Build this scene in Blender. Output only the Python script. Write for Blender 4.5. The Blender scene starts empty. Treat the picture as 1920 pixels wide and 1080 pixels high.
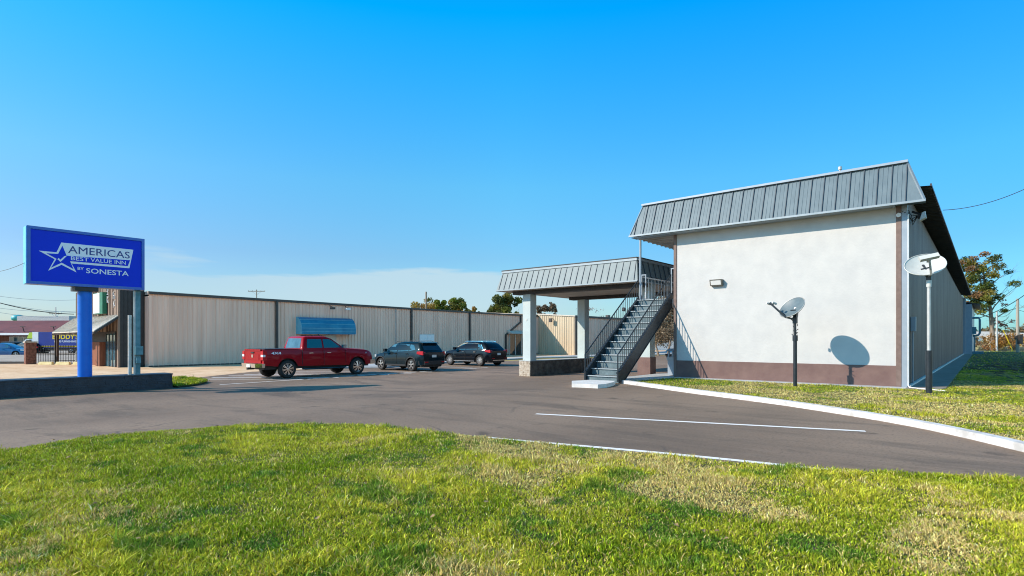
import bpy, bmesh, math, random
import numpy as np
from mathutils import Vector, Matrix

random.seed(7); rng = np.random.default_rng(11)
R = math.radians
sc = bpy.context.scene
# ------------------------------------------------------------------ camera
cam = bpy.data.cameras.new("camera"); camo = bpy.data.objects.new("camera", cam)
sc.collection.objects.link(camo)
camo.location = (0, 0, 1.5); camo.rotation_euler = (R(90), 0, 0)
cam.sensor_width = 36; cam.lens = 36 * 1061 / 1920; cam.shift_y = 96 / 1920
cam.clip_start = .1; cam.clip_end = 6000
sc.camera = camo; sc.cycles.filter_width = 1.05
# ------------------------------------------------------------------ frame of the site: a runs along the motel's end wall, b along its length
TH = R(-40.1)
A = Vector((math.cos(TH), math.sin(TH), 0)); B = Vector((-math.sin(TH), math.cos(TH), 0))
O = Vector((11.68, 16.93, 0))
def W(a, b, z=0): return O + a * A + b * B + Vector((0, 0, z))
def AB(x, y): d = Vector((x, y, 0)) - O; return d.dot(A), d.dot(B)
# ------------------------------------------------------------------ sun and sky
sun_dir = (0.73 * A + 1.0 * B + Vector((0, 0, -0.80))).normalized()
sl = bpy.data.lights.new("sun", 'SUN'); sl.energy = 4.3; sl.angle = R(.5); sl.color = (1, .85, .70)
so = bpy.data.objects.new("sun", sl); sc.collection.objects.link(so)
so.rotation_euler = sun_dir.to_track_quat('-Z', 'Y').to_euler(); so.location = (-40, -20, 40)
w = bpy.data.worlds.new("World"); sc.world = w; w.use_nodes = True
nt = w.node_tree; N = nt.nodes; L = nt.links; N.clear()
out = N.new('ShaderNodeOutputWorld'); bg = N.new('ShaderNodeBackground'); bg.inputs[1].default_value = .15
sky = N.new('ShaderNodeTexSky'); sky.sky_type = 'NISHITA'; sky.sun_disc = False
toward = -sun_dir
sky.sun_elevation = math.asin(toward.z); sky.sun_rotation = math.atan2(toward.x, toward.y)
sky.air_density = 1.0; sky.dust_density = .6; sky.ozone_density = 2.0
hs = N.new('ShaderNodeHueSaturation'); hs.inputs['Saturation'].default_value = 1.0
L.new(sky.outputs[0], hs.inputs['Color'])
geo = N.new('ShaderNodeTexCoord'); sep = N.new('ShaderNodeSeparateXYZ'); L.new(geo.outputs['Generated'], sep.inputs[0])
grade = N.new('ShaderNodeValToRGB'); L.new(sep.outputs['Z'], grade.inputs[0])
for k_, (pos, col) in enumerate([(0, (.52, .70, .78)), (.14, (.45, .71, .84)), (.258, (.38, .95, 1.08)), (.5, (.0, 1.17, 1.70)), (.8, (.20, .60, .72))]):
    if k_ == 0: e = grade.color_ramp.elements[0]
    elif k_ == 4: e = grade.color_ramp.elements[-1]
    else: e = grade.color_ramp.elements.new(pos)
    e.position = pos; e.color = (*[c / 2 for c in col], 1)
mul = N.new('ShaderNodeMix'); mul.data_type = 'RGBA'; mul.blend_type = 'MULTIPLY'; mul.inputs[0].default_value = 1
gain = N.new('ShaderNodeVectorMath'); gain.operation = 'SCALE'; gain.inputs['Scale'].default_value = 2.0; L.new(grade.outputs[0], gain.inputs[0])
L.new(hs.outputs[0], mul.inputs[6]); L.new(gain.outputs[0], mul.inputs[7])
side = N.new('ShaderNodeValToRGB'); sx_ = N.new('ShaderNodeMapRange'); sx_.inputs[1].default_value = -.65; sx_.inputs[2].default_value = .65
L.new(sep.outputs['X'], sx_.inputs[0]); L.new(sx_.outputs[0], side.inputs[0])
for k_, (pos, col) in enumerate([(0, (1.0, .84, .88)), (.5, (.92, 1.0, 1.0)), (1, (.52, .78, .92))]):
    e = side.color_ramp.elements[0] if k_ == 0 else side.color_ramp.elements[-1] if k_ == 2 else side.color_ramp.elements.new(pos)
    e.position = pos; e.color = (*[c / 2 for c in col], 1)
gain2 = N.new('ShaderNodeVectorMath'); gain2.operation = 'SCALE'; gain2.inputs['Scale'].default_value = 2.0; L.new(side.outputs[0], gain2.inputs[0])
mul2 = N.new('ShaderNodeMix'); mul2.data_type = 'RGBA'; mul2.blend_type = 'MULTIPLY'; mul2.inputs[0].default_value = 1
# added fill: unseen sky right of and behind camera brightened for the shaded walls
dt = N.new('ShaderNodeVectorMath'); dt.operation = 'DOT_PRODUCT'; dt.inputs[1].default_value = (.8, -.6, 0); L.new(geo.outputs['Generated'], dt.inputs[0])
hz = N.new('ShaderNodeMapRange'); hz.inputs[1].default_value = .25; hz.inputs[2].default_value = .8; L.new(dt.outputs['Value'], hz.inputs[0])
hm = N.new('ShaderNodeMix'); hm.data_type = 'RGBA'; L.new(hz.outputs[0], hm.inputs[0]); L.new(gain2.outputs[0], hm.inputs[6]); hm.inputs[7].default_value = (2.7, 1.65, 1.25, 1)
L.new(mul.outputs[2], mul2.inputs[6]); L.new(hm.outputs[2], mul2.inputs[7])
# thin cloud bank low over the warehouse
mp = N.new('ShaderNodeMapping'); mp.inputs['Scale'].default_value = (2.2, 2.2, 16)
L.new(geo.outputs['Generated'], mp.inputs[0])
nz = N.new('ShaderNodeTexNoise'); nz.inputs['Scale'].default_value = 1.6; nz.inputs['Detail'].default_value = 6
L.new(mp.outputs[0], nz.inputs[0])
ma = N.new('ShaderNodeMath'); ma.operation = 'MULTIPLY_ADD'; ma.inputs[1].default_value = .16; L.new(nz.outputs[0], ma.inputs[0]); ma.inputs[2].default_value = .038
sub = N.new('ShaderNodeMath'); sub.operation = 'SUBTRACT'; L.new(ma.outputs[0], sub.inputs[0]); L.new(sep.outputs['Z'], sub.inputs[1])
mr = N.new('ShaderNodeMapRange'); mr.inputs[1].default_value = -.001; mr.inputs[2].default_value = .014; L.new(sub.outputs[0], mr.inputs[0])
mx = N.new('ShaderNodeValToRGB'); mxs = N.new('ShaderNodeMapRange'); mxs.inputs[1].default_value = -1; mxs.inputs[2].default_value = 1; L.new(sep.outputs['X'], mxs.inputs[0]); L.new(mxs.outputs[0], mx.inputs[0])
mx.color_ramp.elements[0].position = .16; mx.color_ramp.elements[0].color = (.15, .15, .15, 1); mx.color_ramp.elements[1].position = .64; mx.color_ramp.elements[1].color = (0, 0, 0, 1)
for ps in (.33, .5): e = mx.color_ramp.elements.new(ps); e.color = (1, 1, 1, 1)
cf = N.new('ShaderNodeMath'); cf.operation = 'MULTIPLY'; L.new(mr.outputs[0], cf.inputs[0]); L.new(mx.outputs[0], cf.inputs[1])
cf2 = N.new('ShaderNodeMath'); cf2.operation = 'MULTIPLY'; cf2.inputs[1].default_value = .8; L.new(cf.outputs[0], cf2.inputs[0])
cm = N.new('ShaderNodeMix'); cm.data_type = 'RGBA'; L.new(cf2.outputs[0], cm.inputs[0]); L.new(mul2.outputs[2], cm.inputs[6])
cm.inputs[7].default_value = (2.65, 3.5, 3.95, 1)
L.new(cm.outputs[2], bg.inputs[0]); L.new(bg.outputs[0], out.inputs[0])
sc.view_settings.view_transform = 'Standard'; sc.view_settings.look = 'None'
sc.view_settings.exposure = .5; sc.view_settings.gamma = 1

# ------------------------------------------------------------------ terrain: the lot falls away to the left
def zg(a):
    t = min(max((-a - 7) / 8.5, 0), 1); return -.3 * t * t * (3 - 2 * t)
# ------------------------------------------------------------------ materials
def mat(name, c1, c2=None, scale=3, rough=.7, metal=0, bump=0, bscale=30, contrast=(.35, .65), stretch=None, coat=0, spec=.5, emit=None):
    m = bpy.data.materials.new(name); m.use_nodes = True
    n = m.node_tree.nodes; l = m.node_tree.links; p = n['Principled BSDF']
    p.inputs['Base Color'].default_value = (*c1, 1); p.inputs['Roughness'].default_value = rough; p.inputs['Metallic'].default_value = metal
    p.inputs['Specular IOR Level'].default_value = spec
    if coat: p.inputs['Coat Weight'].default_value = coat; p.inputs['Coat Roughness'].default_value = .04
    tc = n.new('ShaderNodeTexCoord'); mpn = n.new('ShaderNodeMapping'); l.new(tc.outputs['Object'], mpn.inputs[0])
    if stretch: mpn.inputs['Scale'].default_value = stretch
    if c2 is not None:
        t = n.new('ShaderNodeTexNoise'); t.inputs['Scale'].default_value = scale; t.inputs['Detail'].default_value = 8; t.inputs['Roughness'].default_value = .62
        l.new(mpn.outputs[0], t.inputs[0]); r = n.new('ShaderNodeValToRGB'); l.new(t.outputs[0], r.inputs[0])
        r.color_ramp.elements[0].position = contrast[0]; r.color_ramp.elements[0].color = (*c1, 1)
        r.color_ramp.elements[1].position = contrast[1]; r.color_ramp.elements[1].color = (*c2, 1)
        l.new(r.outputs[0], p.inputs['Base Color'])
    if bump:
        t2 = n.new('ShaderNodeTexNoise'); t2.inputs['Scale'].default_value = bscale; t2.inputs['Detail'].default_value = 5; l.new(mpn.outputs[0], t2.inputs[0])
        bm = n.new('ShaderNodeBump'); bm.inputs['Strength'].default_value = bump; bm.inputs['Distance'].default_value = .02
        l.new(t2.outputs[0], bm.inputs['Height']); l.new(bm.outputs[0], p.inputs['Normal'])
    if emit: p.inputs['Emission Color'].default_value = (*emit, 1); p.inputs['Emission Strength'].default_value = 1
    return m
M = {}
M['stucco'] = mat('stucco', (.50, .505, .50), (.565, .565, .55), 1.7, .85, bump=.25, bscale=14)
M['stucco_post'] = mat('stucco_post', (.42, .50, .51), (.48, .56, .56), 2, .85, bump=.2, bscale=14)
M['brown'] = mat('brown_band', (.15, .09, .082), (.19, .12, .105), 2.5, .85, bump=.2, bscale=14)
M['brown_trim'] = mat('brown_trim', (.15, .10, .085), (.20, .14, .12), 6, .7)
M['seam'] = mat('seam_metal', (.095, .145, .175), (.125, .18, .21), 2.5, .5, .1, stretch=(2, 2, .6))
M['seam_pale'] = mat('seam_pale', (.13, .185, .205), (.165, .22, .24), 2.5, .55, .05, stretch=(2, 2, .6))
M['seam_shadow'] = mat('seam_rib_shadow', (.05, .07, .09), (.08, .1, .12), 4, .5, .3)  # seam ribs painted dark to carry their shadow side
M['trim_light'] = mat('light_trim', (.27, .33, .36), (.33, .38, .42), 3, .45, .3)
M['trim_grey'] = mat('grey_trim', (.27, .33, .39), (.32, .38, .44), 3, .45, .2)
M['side_metal'] = mat('side_metal', (.13, .125, .13), (.2, .19, .19), .8, .4, .45, stretch=(1, 1, .3))
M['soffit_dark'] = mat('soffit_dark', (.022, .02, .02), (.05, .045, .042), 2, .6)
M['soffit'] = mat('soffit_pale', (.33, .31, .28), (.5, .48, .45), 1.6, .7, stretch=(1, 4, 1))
M['black_beam'] = mat('black_beam', (.018, .018, .02), (.03, .03, .033), 3, .6)
M['iron'] = mat('dark_iron', (.02, .028, .035), (.035, .045, .055), 8, .35, .3)
M['stair_paint'] = mat('stair_paint', (.075, .12, .14), (.13, .19, .21), 5, .55, 0, bump=.1)
M['nosing'] = mat('nosing', (.27, .32, .34), (.36, .41, .43), 5, .6)
M['concrete'] = mat('concrete', (.34, .36, .37), (.46, .48, .49), 1.6, .85, bump=.3, bscale=40)
M['pad_concrete'] = mat('pad_concrete', (.52, .52, .51), (.66, .66, .65), 3, .85, bump=.2)
M['concrete_dark'] = mat('concrete_dark', (.19, .165, .14), (.27, .24, .21), 1.3, .9, bump=.3, bscale=40)
M['curb_white'] = mat('curb_white', (.46, .45, .43), (.74, .73, .72), 5, .75, bump=.3, bscale=30)
M['line_white'] = mat('line_white', (.5, .47, .43), (.80, .78, .75), 9, .8, contrast=(.28, .42))
M['beige'] = mat('beige_metal', (.66, .435, .335), (.88, .62, .495), .9, .6, .0, stretch=(3, 3, .15), contrast=(.3, .7))
M['beige_lit'] = mat('beige_panel', (.50, .40, .27), (.60, .50, .35), .7, .55, stretch=(1.5, 1.5, .35))  # lit copy of the beige cladding, toned apart for the sunlit wing front
M['dark_trim'] = mat('dark_trim', (.035, .032, .032), (.06, .055, .05), 3, .5)
M['blue_awning'] = mat('blue_awning', (.012, .17, .31), (.03, .24, .38), 1.5, .4, 0, spec=.3)
M['awning_end'] = mat('awning_pale', (.12, .42, .55), (.2, .5, .62), 3, .5)
M['white_paint'] = mat('white_paint', (.7, .72, .74), (.8, .8, .8), 4, .5)
M['grey_door'] = mat('pale_door', (.5, .48, .45), (.56, .54, .5), 4, .6)
M['glass'] = mat('dark_glass', (.012, .02, .028), None, rough=.04, spec=.9)
M['glass_blue'] = mat('sky_glass', (.07, .16, .21), (.03, .08, .11), 2.0, .04, 0, spec=1)  # sky reflection painted into the glass as blue
M['wood_dark'] = mat('weathered_wood', (.02, .013, .01), (.12, .075, .052), 2.0, .85, stretch=(7, 7, .5), bump=.5, bscale=20)
M['wood_light'] = mat('weathered_wood_pale', (.16, .115, .09), (.3, .22, .17), 2.0, .85, stretch=(7, 7, .5))
M['wood_red'] = mat('red_wood', (.16, .05, .025), (.26, .09, .045), 2, .75, stretch=(7, 7, .5))
M['tin'] = mat('tin_roof', (.52, .47, .40), (.66, .61, .53), 2, .5, 0, spec=.2)
M['green'] = mat('green_paint', (.01, .13, .075), (.015, .18, .1), 4, .5)
M['blue_face'] = mat('blue_sign_face', (.001, .035, .62), (.001, .04, .70), .6, .55, spec=.2)
M['blue_frame'] = mat('blue_sign_frame', (.004, .10, .46), (.006, .13, .52), 2, .35)
M['sunlit_end'] = mat('cyan_sunlit_end', (.10, .52, .68), (.2, .62, .76), 2, .4)  # cabinet end facing the sun, sunlight painted into its cyan
M['letter_white'] = mat('letter_white', (.8, .84, .92), None, rough=.5)
M['letter_blue'] = mat('letter_blue', (.008, .04, .24), None, rough=.5)
M['blue_pole'] = mat('blue_pole', (.002, .13, .62), (.002, .17, .70), 2, .4, spec=.3)
M['teal_steel'] = mat('teal_steel', (.05, .16, .2), (.12, .27, .33), 5, .5, .2)
M['bronze'] = mat('bronze_paint', (.10, .10, .08), (.15, .14, .12), 8, .5)
M['galv'] = mat('galvanised', (.42, .43, .42), (.55, .56, .55), 5, .5, .3)
M['planter_stone_shade'] = mat('navy_shade_stone', (.003, .012, .026), (.018, .035, .06), 5, .5, bump=.6, bscale=25, contrast=(.3, .7))  # planter stone, its shade put into the dark navy colour
M['stone_shade'] = mat('stacked_stone_shade', (.05, .042, .036), (.19, .165, .14), 4, .75, bump=.6, bscale=25, contrast=(.3, .7))  # canopy wall stone with the shade of its side painted in
M['stone_tan'] = mat('tan_stone', (.32, .25, .18), (.58, .52, .43), 9, .8, bump=.5, bscale=25)
M['brick'] = mat('brick_pillar', (.12, .04, .025), (.28, .12, .08), 7, .85, bump=.5)
M['tyre'] = mat('tyre_rubber', (.012, .012, .013), (.02, .02, .02), 10, .8)
M['rim'] = mat('alloy', (.5, .5, .52), None, rough=.25, metal=.9)
M['rim_dark'] = mat('dark_alloy', (.05, .05, .055), None, rough=.25, metal=.8)
M['chrome'] = mat('chrome', (.75, .76, .78), None, rough=.12, metal=1)
M['black_plastic'] = mat('black_plastic', (.015, .015, .017), None, rough=.5)
M['red_paint'] = mat('red_paint', (.29, .0004, .006), (.32, .0008, .008), 1, .45, 0, coat=.35, spec=.08)
M['teal_paint'] = mat('dark_teal_paint', (.001, .009, .014), (.0015, .012, .018), 1, .5, 0, coat=.5, spec=.05)
M['navy_paint'] = mat('black_navy_paint', (.0006, .0025, .006), (.0008, .003, .007), 1, .5, 0, coat=.45, spec=.05)
M['tail_red'] = mat('tail_lens', (.45, .004, .012), None, rough=.3, spec=.3)
M['lamp'] = mat('headlamp', (.7, .74, .78), None, rough=.1, coat=1)
M['plate'] = mat('plate', (.7, .7, .68), None, rough=.5)
M['dish_shade'] = mat('dish_shade', (.09, .135, .16), (.13, .18, .2), 5, .5)  # dish face darkened to paint the shade on its inside
M['dish_white'] = mat('dish_white', (.5, .52, .5), (.58, .6, .57), 4, .5)
M['asphalt'] = None
M['maroon'] = mat('maroon_roof', (.10, .018, .018), (.16, .035, .032), .4, .6, stretch=(1, 1, 3))
M['yellow'] = mat('yellow_paint', (.75, .55, .02), None, rough=.5)
M['truck_blue'] = mat('truck_blue', (.01, .03, .22), (.014, .04, .28), 1, .4)
M['car_blue'] = mat('car_blue', (.01, .10, .26), None, rough=.3, coat=.5)
M['lime'] = mat('lime', (.45, .6, .05), None, rough=.5)
M['teal_dome'] = mat('tank_teal', (.03, .33, .40), (.05, .4, .46), 1, .5)
M['stop_yellow'] = mat('stop_yellow', (.65, .52, .22), (.8, .68, .36), 5, .7)
M['rooftan'] = mat('roof_tan', (.38, .33, .29), (.48, .42, .37), .5, .6)
M['bark'] = mat('bark', (.16, .12, .09), (.32, .26, .2), 3, .9, stretch=(3, 3, .5), bump=.6, bscale=20)
M['pole_wood'] = mat('pole_wood', (.28, .25, .2), (.42, .38, .32), 3, .85, stretch=(4, 4, .3))
M['leafdry'] = mat('dry_leaf', (.20, .13, .05), (.36, .26, .12), 20, .8)
M['debris'] = mat('debris', (.1, .075, .05), (.2, .16, .1), 6, .9)

def vcol_mat(name, rough=.6, trans=.35, spec=.3):
    m = bpy.data.materials.new(name); m.use_nodes = True
    n = m.node_tree.nodes; l = m.node_tree.links; p = n['Principled BSDF']
    at = n.new('ShaderNodeVertexColor'); at.layer_name = 'Col'
    l.new(at.outputs[0], p.inputs['Base Color']); p.inputs['Roughness'].default_value = rough
    p.inputs['Specular IOR Level'].default_value = spec
    tr = n.new('ShaderNodeBsdfTranslucent'); l.new(at.outputs[0], tr.inputs[0])
    mixs = n.new('ShaderNodeMixShader'); mixs.inputs[0].default_value = trans
    l.new(p.outputs[0], mixs.inputs[1]); l.new(tr.outputs[0], mixs.inputs[2]); l.new(mixs.outputs[0], n['Material Output'].inputs[0])
    return m
M['grass_blade'] = vcol_mat('grass_blade', .65, .22, .12)
M['leaf'] = vcol_mat('leaf', .6, .3)

def ground_mat(name, layers, rough=.9, bump=.4, bscale=40, micro=None):
    """layers: list of (scale, stretch, color, lo, hi) blended over the first colour"""
    m = bpy.data.materials.new(name); m.use_nodes = True
    n = m.node_tree.nodes; l = m.node_tree.links; p = n['Principled BSDF']; p.inputs['Roughness'].default_value = rough
    tc = n.new('ShaderNodeTexCoord'); cur = None; base = layers[0]
    for i, (s, st, c, lo, hi) in enumerate(layers[1:]):
        mpn = n.new('ShaderNodeMapping'); l.new(tc.outputs['Object'], mpn.inputs[0]); mpn.inputs['Scale'].default_value = st; mpn.inputs['Location'].default_value = (i * 7.3, i * 3.1, 0)
        t = n.new('ShaderNodeTexNoise'); t.inputs['Scale'].default_value = s; t.inputs['Detail'].default_value = 7; t.inputs['Roughness'].default_value = .6; l.new(mpn.outputs[0], t.inputs[0])
        r = n.new('ShaderNodeMapRange'); r.inputs[1].default_value = lo; r.inputs[2].default_value = hi; l.new(t.outputs[0], r.inputs[0])
        mix = n.new('ShaderNodeMix'); mix.data_type = 'RGBA'; l.new(r.outputs[0], mix.inputs[0])
        if cur is None: mix.inputs[6].default_value = (*base, 1)
        else: l.new(cur, mix.inputs[6])
        mix.inputs[7].default_value = (*c, 1); cur = mix.outputs[2]
    l.new(cur, p.inputs['Base Color'])
    t2 = n.new('ShaderNodeTexNoise'); t2.inputs['Scale'].default_value = bscale; t2.inputs['Detail'].default_value = 6; l.new(tc.outputs['Object'], t2.inputs[0])
    bm = n.new('ShaderNodeBump'); bm.inputs['Strength'].default_value = bump; bm.inputs['Distance'].default_value = .02
    l.new(t2.outputs[0], bm.inputs['Height']); l.new(bm.outputs[0], p.inputs['Normal'])
    return m
M['asphalt'] = ground_mat('asphalt', [(.168, .116, .078), (.13, (1, .7, 1), (.26, .182, .124), .40, .58), (.8, (.35, 1.6, 1), (.105, .076, .053), .5, .72), (60, (1, 1, 1), (.32, .24, .18), .55, .78), (3, (.3, 2.5, 1), (.24, .175, .125), .55, .8), (22, (1, 1, 1), (.085, .062, .045), .52, .74), (1.1, (1, 1, 1), (.10, .072, .05), .62, .7)], .82, .5, 90)
def add_cracks(m, scale, col, width):
    n = m.node_tree.nodes; l = m.node_tree.links; p = n['Principled BSDF']; src = p.inputs['Base Color'].links[0].from_socket
    tc = n.new('ShaderNodeTexCoord'); nzz = n.new('ShaderNodeTexNoise'); nzz.inputs['Scale'].default_value = 1.2; nzz.inputs['Detail'].default_value = 6; l.new(tc.outputs['Object'], nzz.inputs[0])
    ad = n.new('ShaderNodeMix'); ad.data_type = 'VECTOR'; ad.inputs[0].default_value = .35; l.new(tc.outputs['Object'], ad.inputs[4]); l.new(nzz.outputs['Color'], ad.inputs[5])
    vo = n.new('ShaderNodeTexVoronoi'); vo.feature = 'DISTANCE_TO_EDGE'; vo.inputs['Scale'].default_value = scale; l.new(ad.outputs[1], vo.inputs[0])
    mk = n.new('ShaderNodeMapRange'); mk.inputs[1].default_value = width; mk.inputs[2].default_value = 0; l.new(vo.outputs[0], mk.inputs[0])
    n2 = n.new('ShaderNodeTexNoise'); n2.inputs['Scale'].default_value = .25; l.new(tc.outputs['Object'], n2.inputs[0]); m2 = n.new('ShaderNodeMapRange'); m2.inputs[1].default_value = .5; m2.inputs[2].default_value = .62; l.new(n2.outputs[0], m2.inputs[0])
    mm = n.new('ShaderNodeMath'); mm.operation = 'MULTIPLY'; l.new(mk.outputs[0], mm.inputs[0]); l.new(m2.outputs[0], mm.inputs[1])
    mx_ = n.new('ShaderNodeMix'); mx_.data_type = 'RGBA'; l.new(mm.outputs[0], mx_.inputs[0]); l.new(src, mx_.inputs[6]); mx_.inputs[7].default_value = (*col, 1); l.new(mx_.outputs[2], p.inputs['Base Color'])
add_cracks(M['asphalt'], .55, (.07, .055, .045), .012)
M['asphalt_far'] = ground_mat('asphalt_far', [(.34, .29, .24), (.3, (1, 1, 1), (.44, .37, .30), .4, .6)], .9)
M['dirt'] = ground_mat('dirt', [(.62, .40, .22), (.25, (1, 2, 1), (.78, .55, .35), .4, .65), (1.5, (1, 1, 1), (.50, .29, .14), .5, .7), (12, (1, 1, 1), (.7, .5, .32), .5, .7)], .95)
M['field'] = ground_mat('field', [(.34, .29, .08), (.05, (1, 1, 1), (.48, .35, .13), .4, .6), (.5, (1, 1, 1), (.24, .23, .05), .5, .7)], .95)
M['lawn'] = ground_mat('lawn_soil', [(.055, .065, .014), (.6, (1, 1, 1), (.12, .10, .04), .45, .65), (6, (1, 1, 1), (.035, .04, .012), .45, .7)], .95, 1.0, 30)

# ------------------------------------------------------------------ mesh builder
class MB:
    def __init__(s): s.v = []; s.f = []
    def add(s, vs, fs):
        o = len(s.v); s.v += [tuple(v) for v in vs]; s.f += [[i + o for i in f] for f in fs]; return s
    def box(s, x0, x1, y0, y1, z0, z1):
        return s.add([(x0, y0, z0), (x1, y0, z0), (x1, y1, z0), (x0, y1, z0), (x0, y0, z1), (x1, y0, z1), (x1, y1, z1), (x0, y1, z1)],
                     [[0, 3, 2, 1], [4, 5, 6, 7], [0, 1, 5, 4], [1, 2, 6, 5], [2, 3, 7, 6], [3, 0, 4, 7]])
    def prism(s, lo, hi):   # two matching polygons (lists of 3d points)
        n = len(lo); s.add(list(lo) + list(hi), [list(range(n))[::-1], list(range(n, 2 * n))] + [[i, (i + 1) % n, n + (i + 1) % n, n + i] for i in range(n)]); return s
    def poly(s, pts, off):  # thickened polygon
        off = Vector(off); return s.prism([Vector(p) for p in pts], [Vector(p) + off for p in pts])
    def beam(s, p0, p1, w, h, up=(0, 0, 1)):
        p0 = Vector(p0); p1 = Vector(p1); d = (p1 - p0).normalized(); sd = d.cross(Vector(up))
        if sd.length < 1e-4: sd = d.cross(Vector((1, 0, 0)))
        sd.normalize(); u = sd.cross(d)
        c = [sd * (i * w / 2) + u * (j * h / 2) for i, j in ((-1, -1), (1, -1), (1, 1), (-1, 1))]
        return s.prism([p0 + k for k in c], [p1 + k for k in c])
    def tube(s, pts, r, n=8, cap=True):
        pts = [Vector(p) for p in pts]; rs = r if isinstance(r, (list, tuple)) else [r] * len(pts); rings = []; vs = []
        ref = None
        for i, p in enumerate(pts):
            d = (pts[min(i + 1, len(pts) - 1)] - pts[max(i - 1, 0)]).normalized()
            if ref is None: ref = d.orthogonal().normalized()
            ref = (ref - d * ref.dot(d)); ref = ref.normalized() if ref.length > 1e-5 else d.orthogonal().normalized()
            q = d.cross(ref)
            for k in range(n):
                t = 2 * math.pi * k / n; vs.append(p + (ref * math.cos(t) + q * math.sin(t)) * rs[i])
        fs = []
        for i in range(len(pts) - 1):
            for k in range(n): fs.append([i * n + k, i * n + (k + 1) % n, (i + 1) * n + (k + 1) % n, (i + 1) * n + k])
        if cap: fs.append(list(range(n))[::-1]); fs.append([(len(pts) - 1) * n + k for k in range(n)])
        return s.add(vs, fs)
    def lathe(s, prof, axis='z', c=(0, 0, 0), n=24, closed=False):
        vs = []; c = Vector(c)
        for r, h in prof:
            for k in range(n):
                t = 2 * math.pi * k / n; x, y = r * math.cos(t), r * math.sin(t)
                vs.append(c + (Vector((x, y, h)) if axis == 'z' else Vector((x, h, y))))
        fs = []; m = len(prof)
        for i in range(m if closed else m - 1):
            for k in range(n): fs.append([i * n + k, i * n + (k + 1) % n, ((i + 1) % m) * n + (k + 1) % n, ((i + 1) % m) * n + k])
        if not closed: fs.append(list(range(n))[::-1]); fs.append([(m - 1) * n + k for k in range(n)])
        return s.add(vs, fs)
OFF = {}
def _mesh(name, mb, off, smooth, recalc=True):
    me = bpy.data.meshes.new(name)
    me.from_pydata([(v[0] - off[0], v[1] - off[1], v[2] - off[2]) for v in mb.v], [], mb.f)
    if recalc:
        bm = bmesh.new(); bm.from_mesh(me); bmesh.ops.recalc_face_normals(bm, faces=bm.faces); bm.to_mesh(me); bm.free()
    if smooth:
        me.shade_smooth(); me.set_sharp_from_angle(angle=R(smooth))
    me.update(); return me
def part(name, mb, m, parent, smooth=0, label=None, recalc=True):
    off = OFF[parent.name]
    me = _mesh(name, mb, off, smooth, recalc); o = bpy.data.objects.new(name, me); sc.collection.objects.link(o)
    o.parent = parent; OFF[o.name] = off
    me.materials.append(M[m] if isinstance(m, str) else m)
    if label: o['label'] = label
    return o
def thing(name, label, cat, org=(0, 0, 0), rot=0, group=None, local=False):
    """Empty at the thing's base.  Parts are given in site coordinates (a, b, z), or in the thing's own frame if local."""
    o = bpy.data.objects.new(name, None); sc.collection.objects.link(o); o.empty_display_size = .3
    o.location = W(*org); o.rotation_euler = (0, 0, TH + rot); o['label'] = label; o['category'] = cat
    if group: o['group'] = group
    OFF[o.name] = (0, 0, 0) if local else org
    return o
def single(name, mb, m, label, cat, org, smooth=0, group=None, recalc=True):
    me = _mesh(name, mb, org, smooth, recalc); o = bpy.data.objects.new(name, me); sc.collection.objects.link(o)
    o.location = W(*org); o.rotation_euler = (0, 0, TH); me.materials.append(M[m] if isinstance(m, str) else m)
    o['label'] = label; o['category'] = cat
    if group: o['group'] = group
    OFF[o.name] = org; return o
def structure(name, mb, m, kind='structure', smooth=0, recalc=True):
    me = _mesh(name, mb, (0, 0, 0), smooth, recalc); o = bpy.data.objects.new(name, me); sc.collection.objects.link(o)
    o.location = W(0, 0, 0); o.rotation_euler = (0, 0, TH); me.materials.append(M[m] if isinstance(m, str) else m); o['kind'] = kind
    OFF[o.name] = (0, 0, 0); return o
def copy_thing(src, label, loc=None, rot=None):
    def cp(o, par):
        c = o.copy(); sc.collection.objects.link(c); c.parent = par
        for ch in [x for x in o.children]: cp(ch, c)
        return c
    r = cp(src, None); r['label'] = label
    if loc is not None: r.location = loc
    if rot is not None: r.rotation_euler = rot
    return r
def sheet(name, poly, m, dz, thick=0, kind='structure', zfun=None):
    """flat sheet that follows the terrain, cut finely where the terrain bends"""
    bm = bmesh.new(); vs = [bm.verts.new((p[0], p[1], 0)) for p in poly]; bm.faces.new(vs)
    x = -15.75
    while x < -6.6:
        bmesh.ops.bisect_plane(bm, geom=bm.verts[:] + bm.edges[:] + bm.faces[:], plane_co=(x, 0, 0), plane_no=(1, 0, 0)); x += .5
    bmesh.ops.triangulate(bm, faces=[f for f in bm.faces if len(f.verts) > 4])
    for v in bm.verts: v.co.z = zg(v.co.x) + dz
    for f in bm.faces:
        f.normal_update()
        if f.normal.z < 0: f.normal_flip()
    if thick:
        r = bmesh.ops.extrude_face_region(bm, geom=bm.faces[:])
        for g in r['geom']:
            if isinstance(g, bmesh.types.BMVert): g.co.z += thick
        bmesh.ops.recalc_face_normals(bm, faces=bm.faces)
    me = bpy.data.meshes.new(name); bm.to_mesh(me); bm.free()
    o = bpy.data.objects.new(name, me); sc.collection.objects.link(o); o.location = W(0, 0, 0); o.rotation_euler = (0, 0, TH)
    me.materials.append(M[m]); o['kind'] = kind; return o
def band(pts, w, side=1):
    """strip polygon of width w along a polyline"""
    P = [Vector((p[0], p[1])) for p in pts]; o = []
    for i, p in enumerate(P):
        d = (P[min(i + 1, len(P) - 1)] - P[max(i - 1, 0)]).normalized(); o.append(p + Vector((-d.y, d.x)) * w * side)
    return [tuple(p) for p in P] + [tuple(p) for p in o[::-1]]
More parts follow.
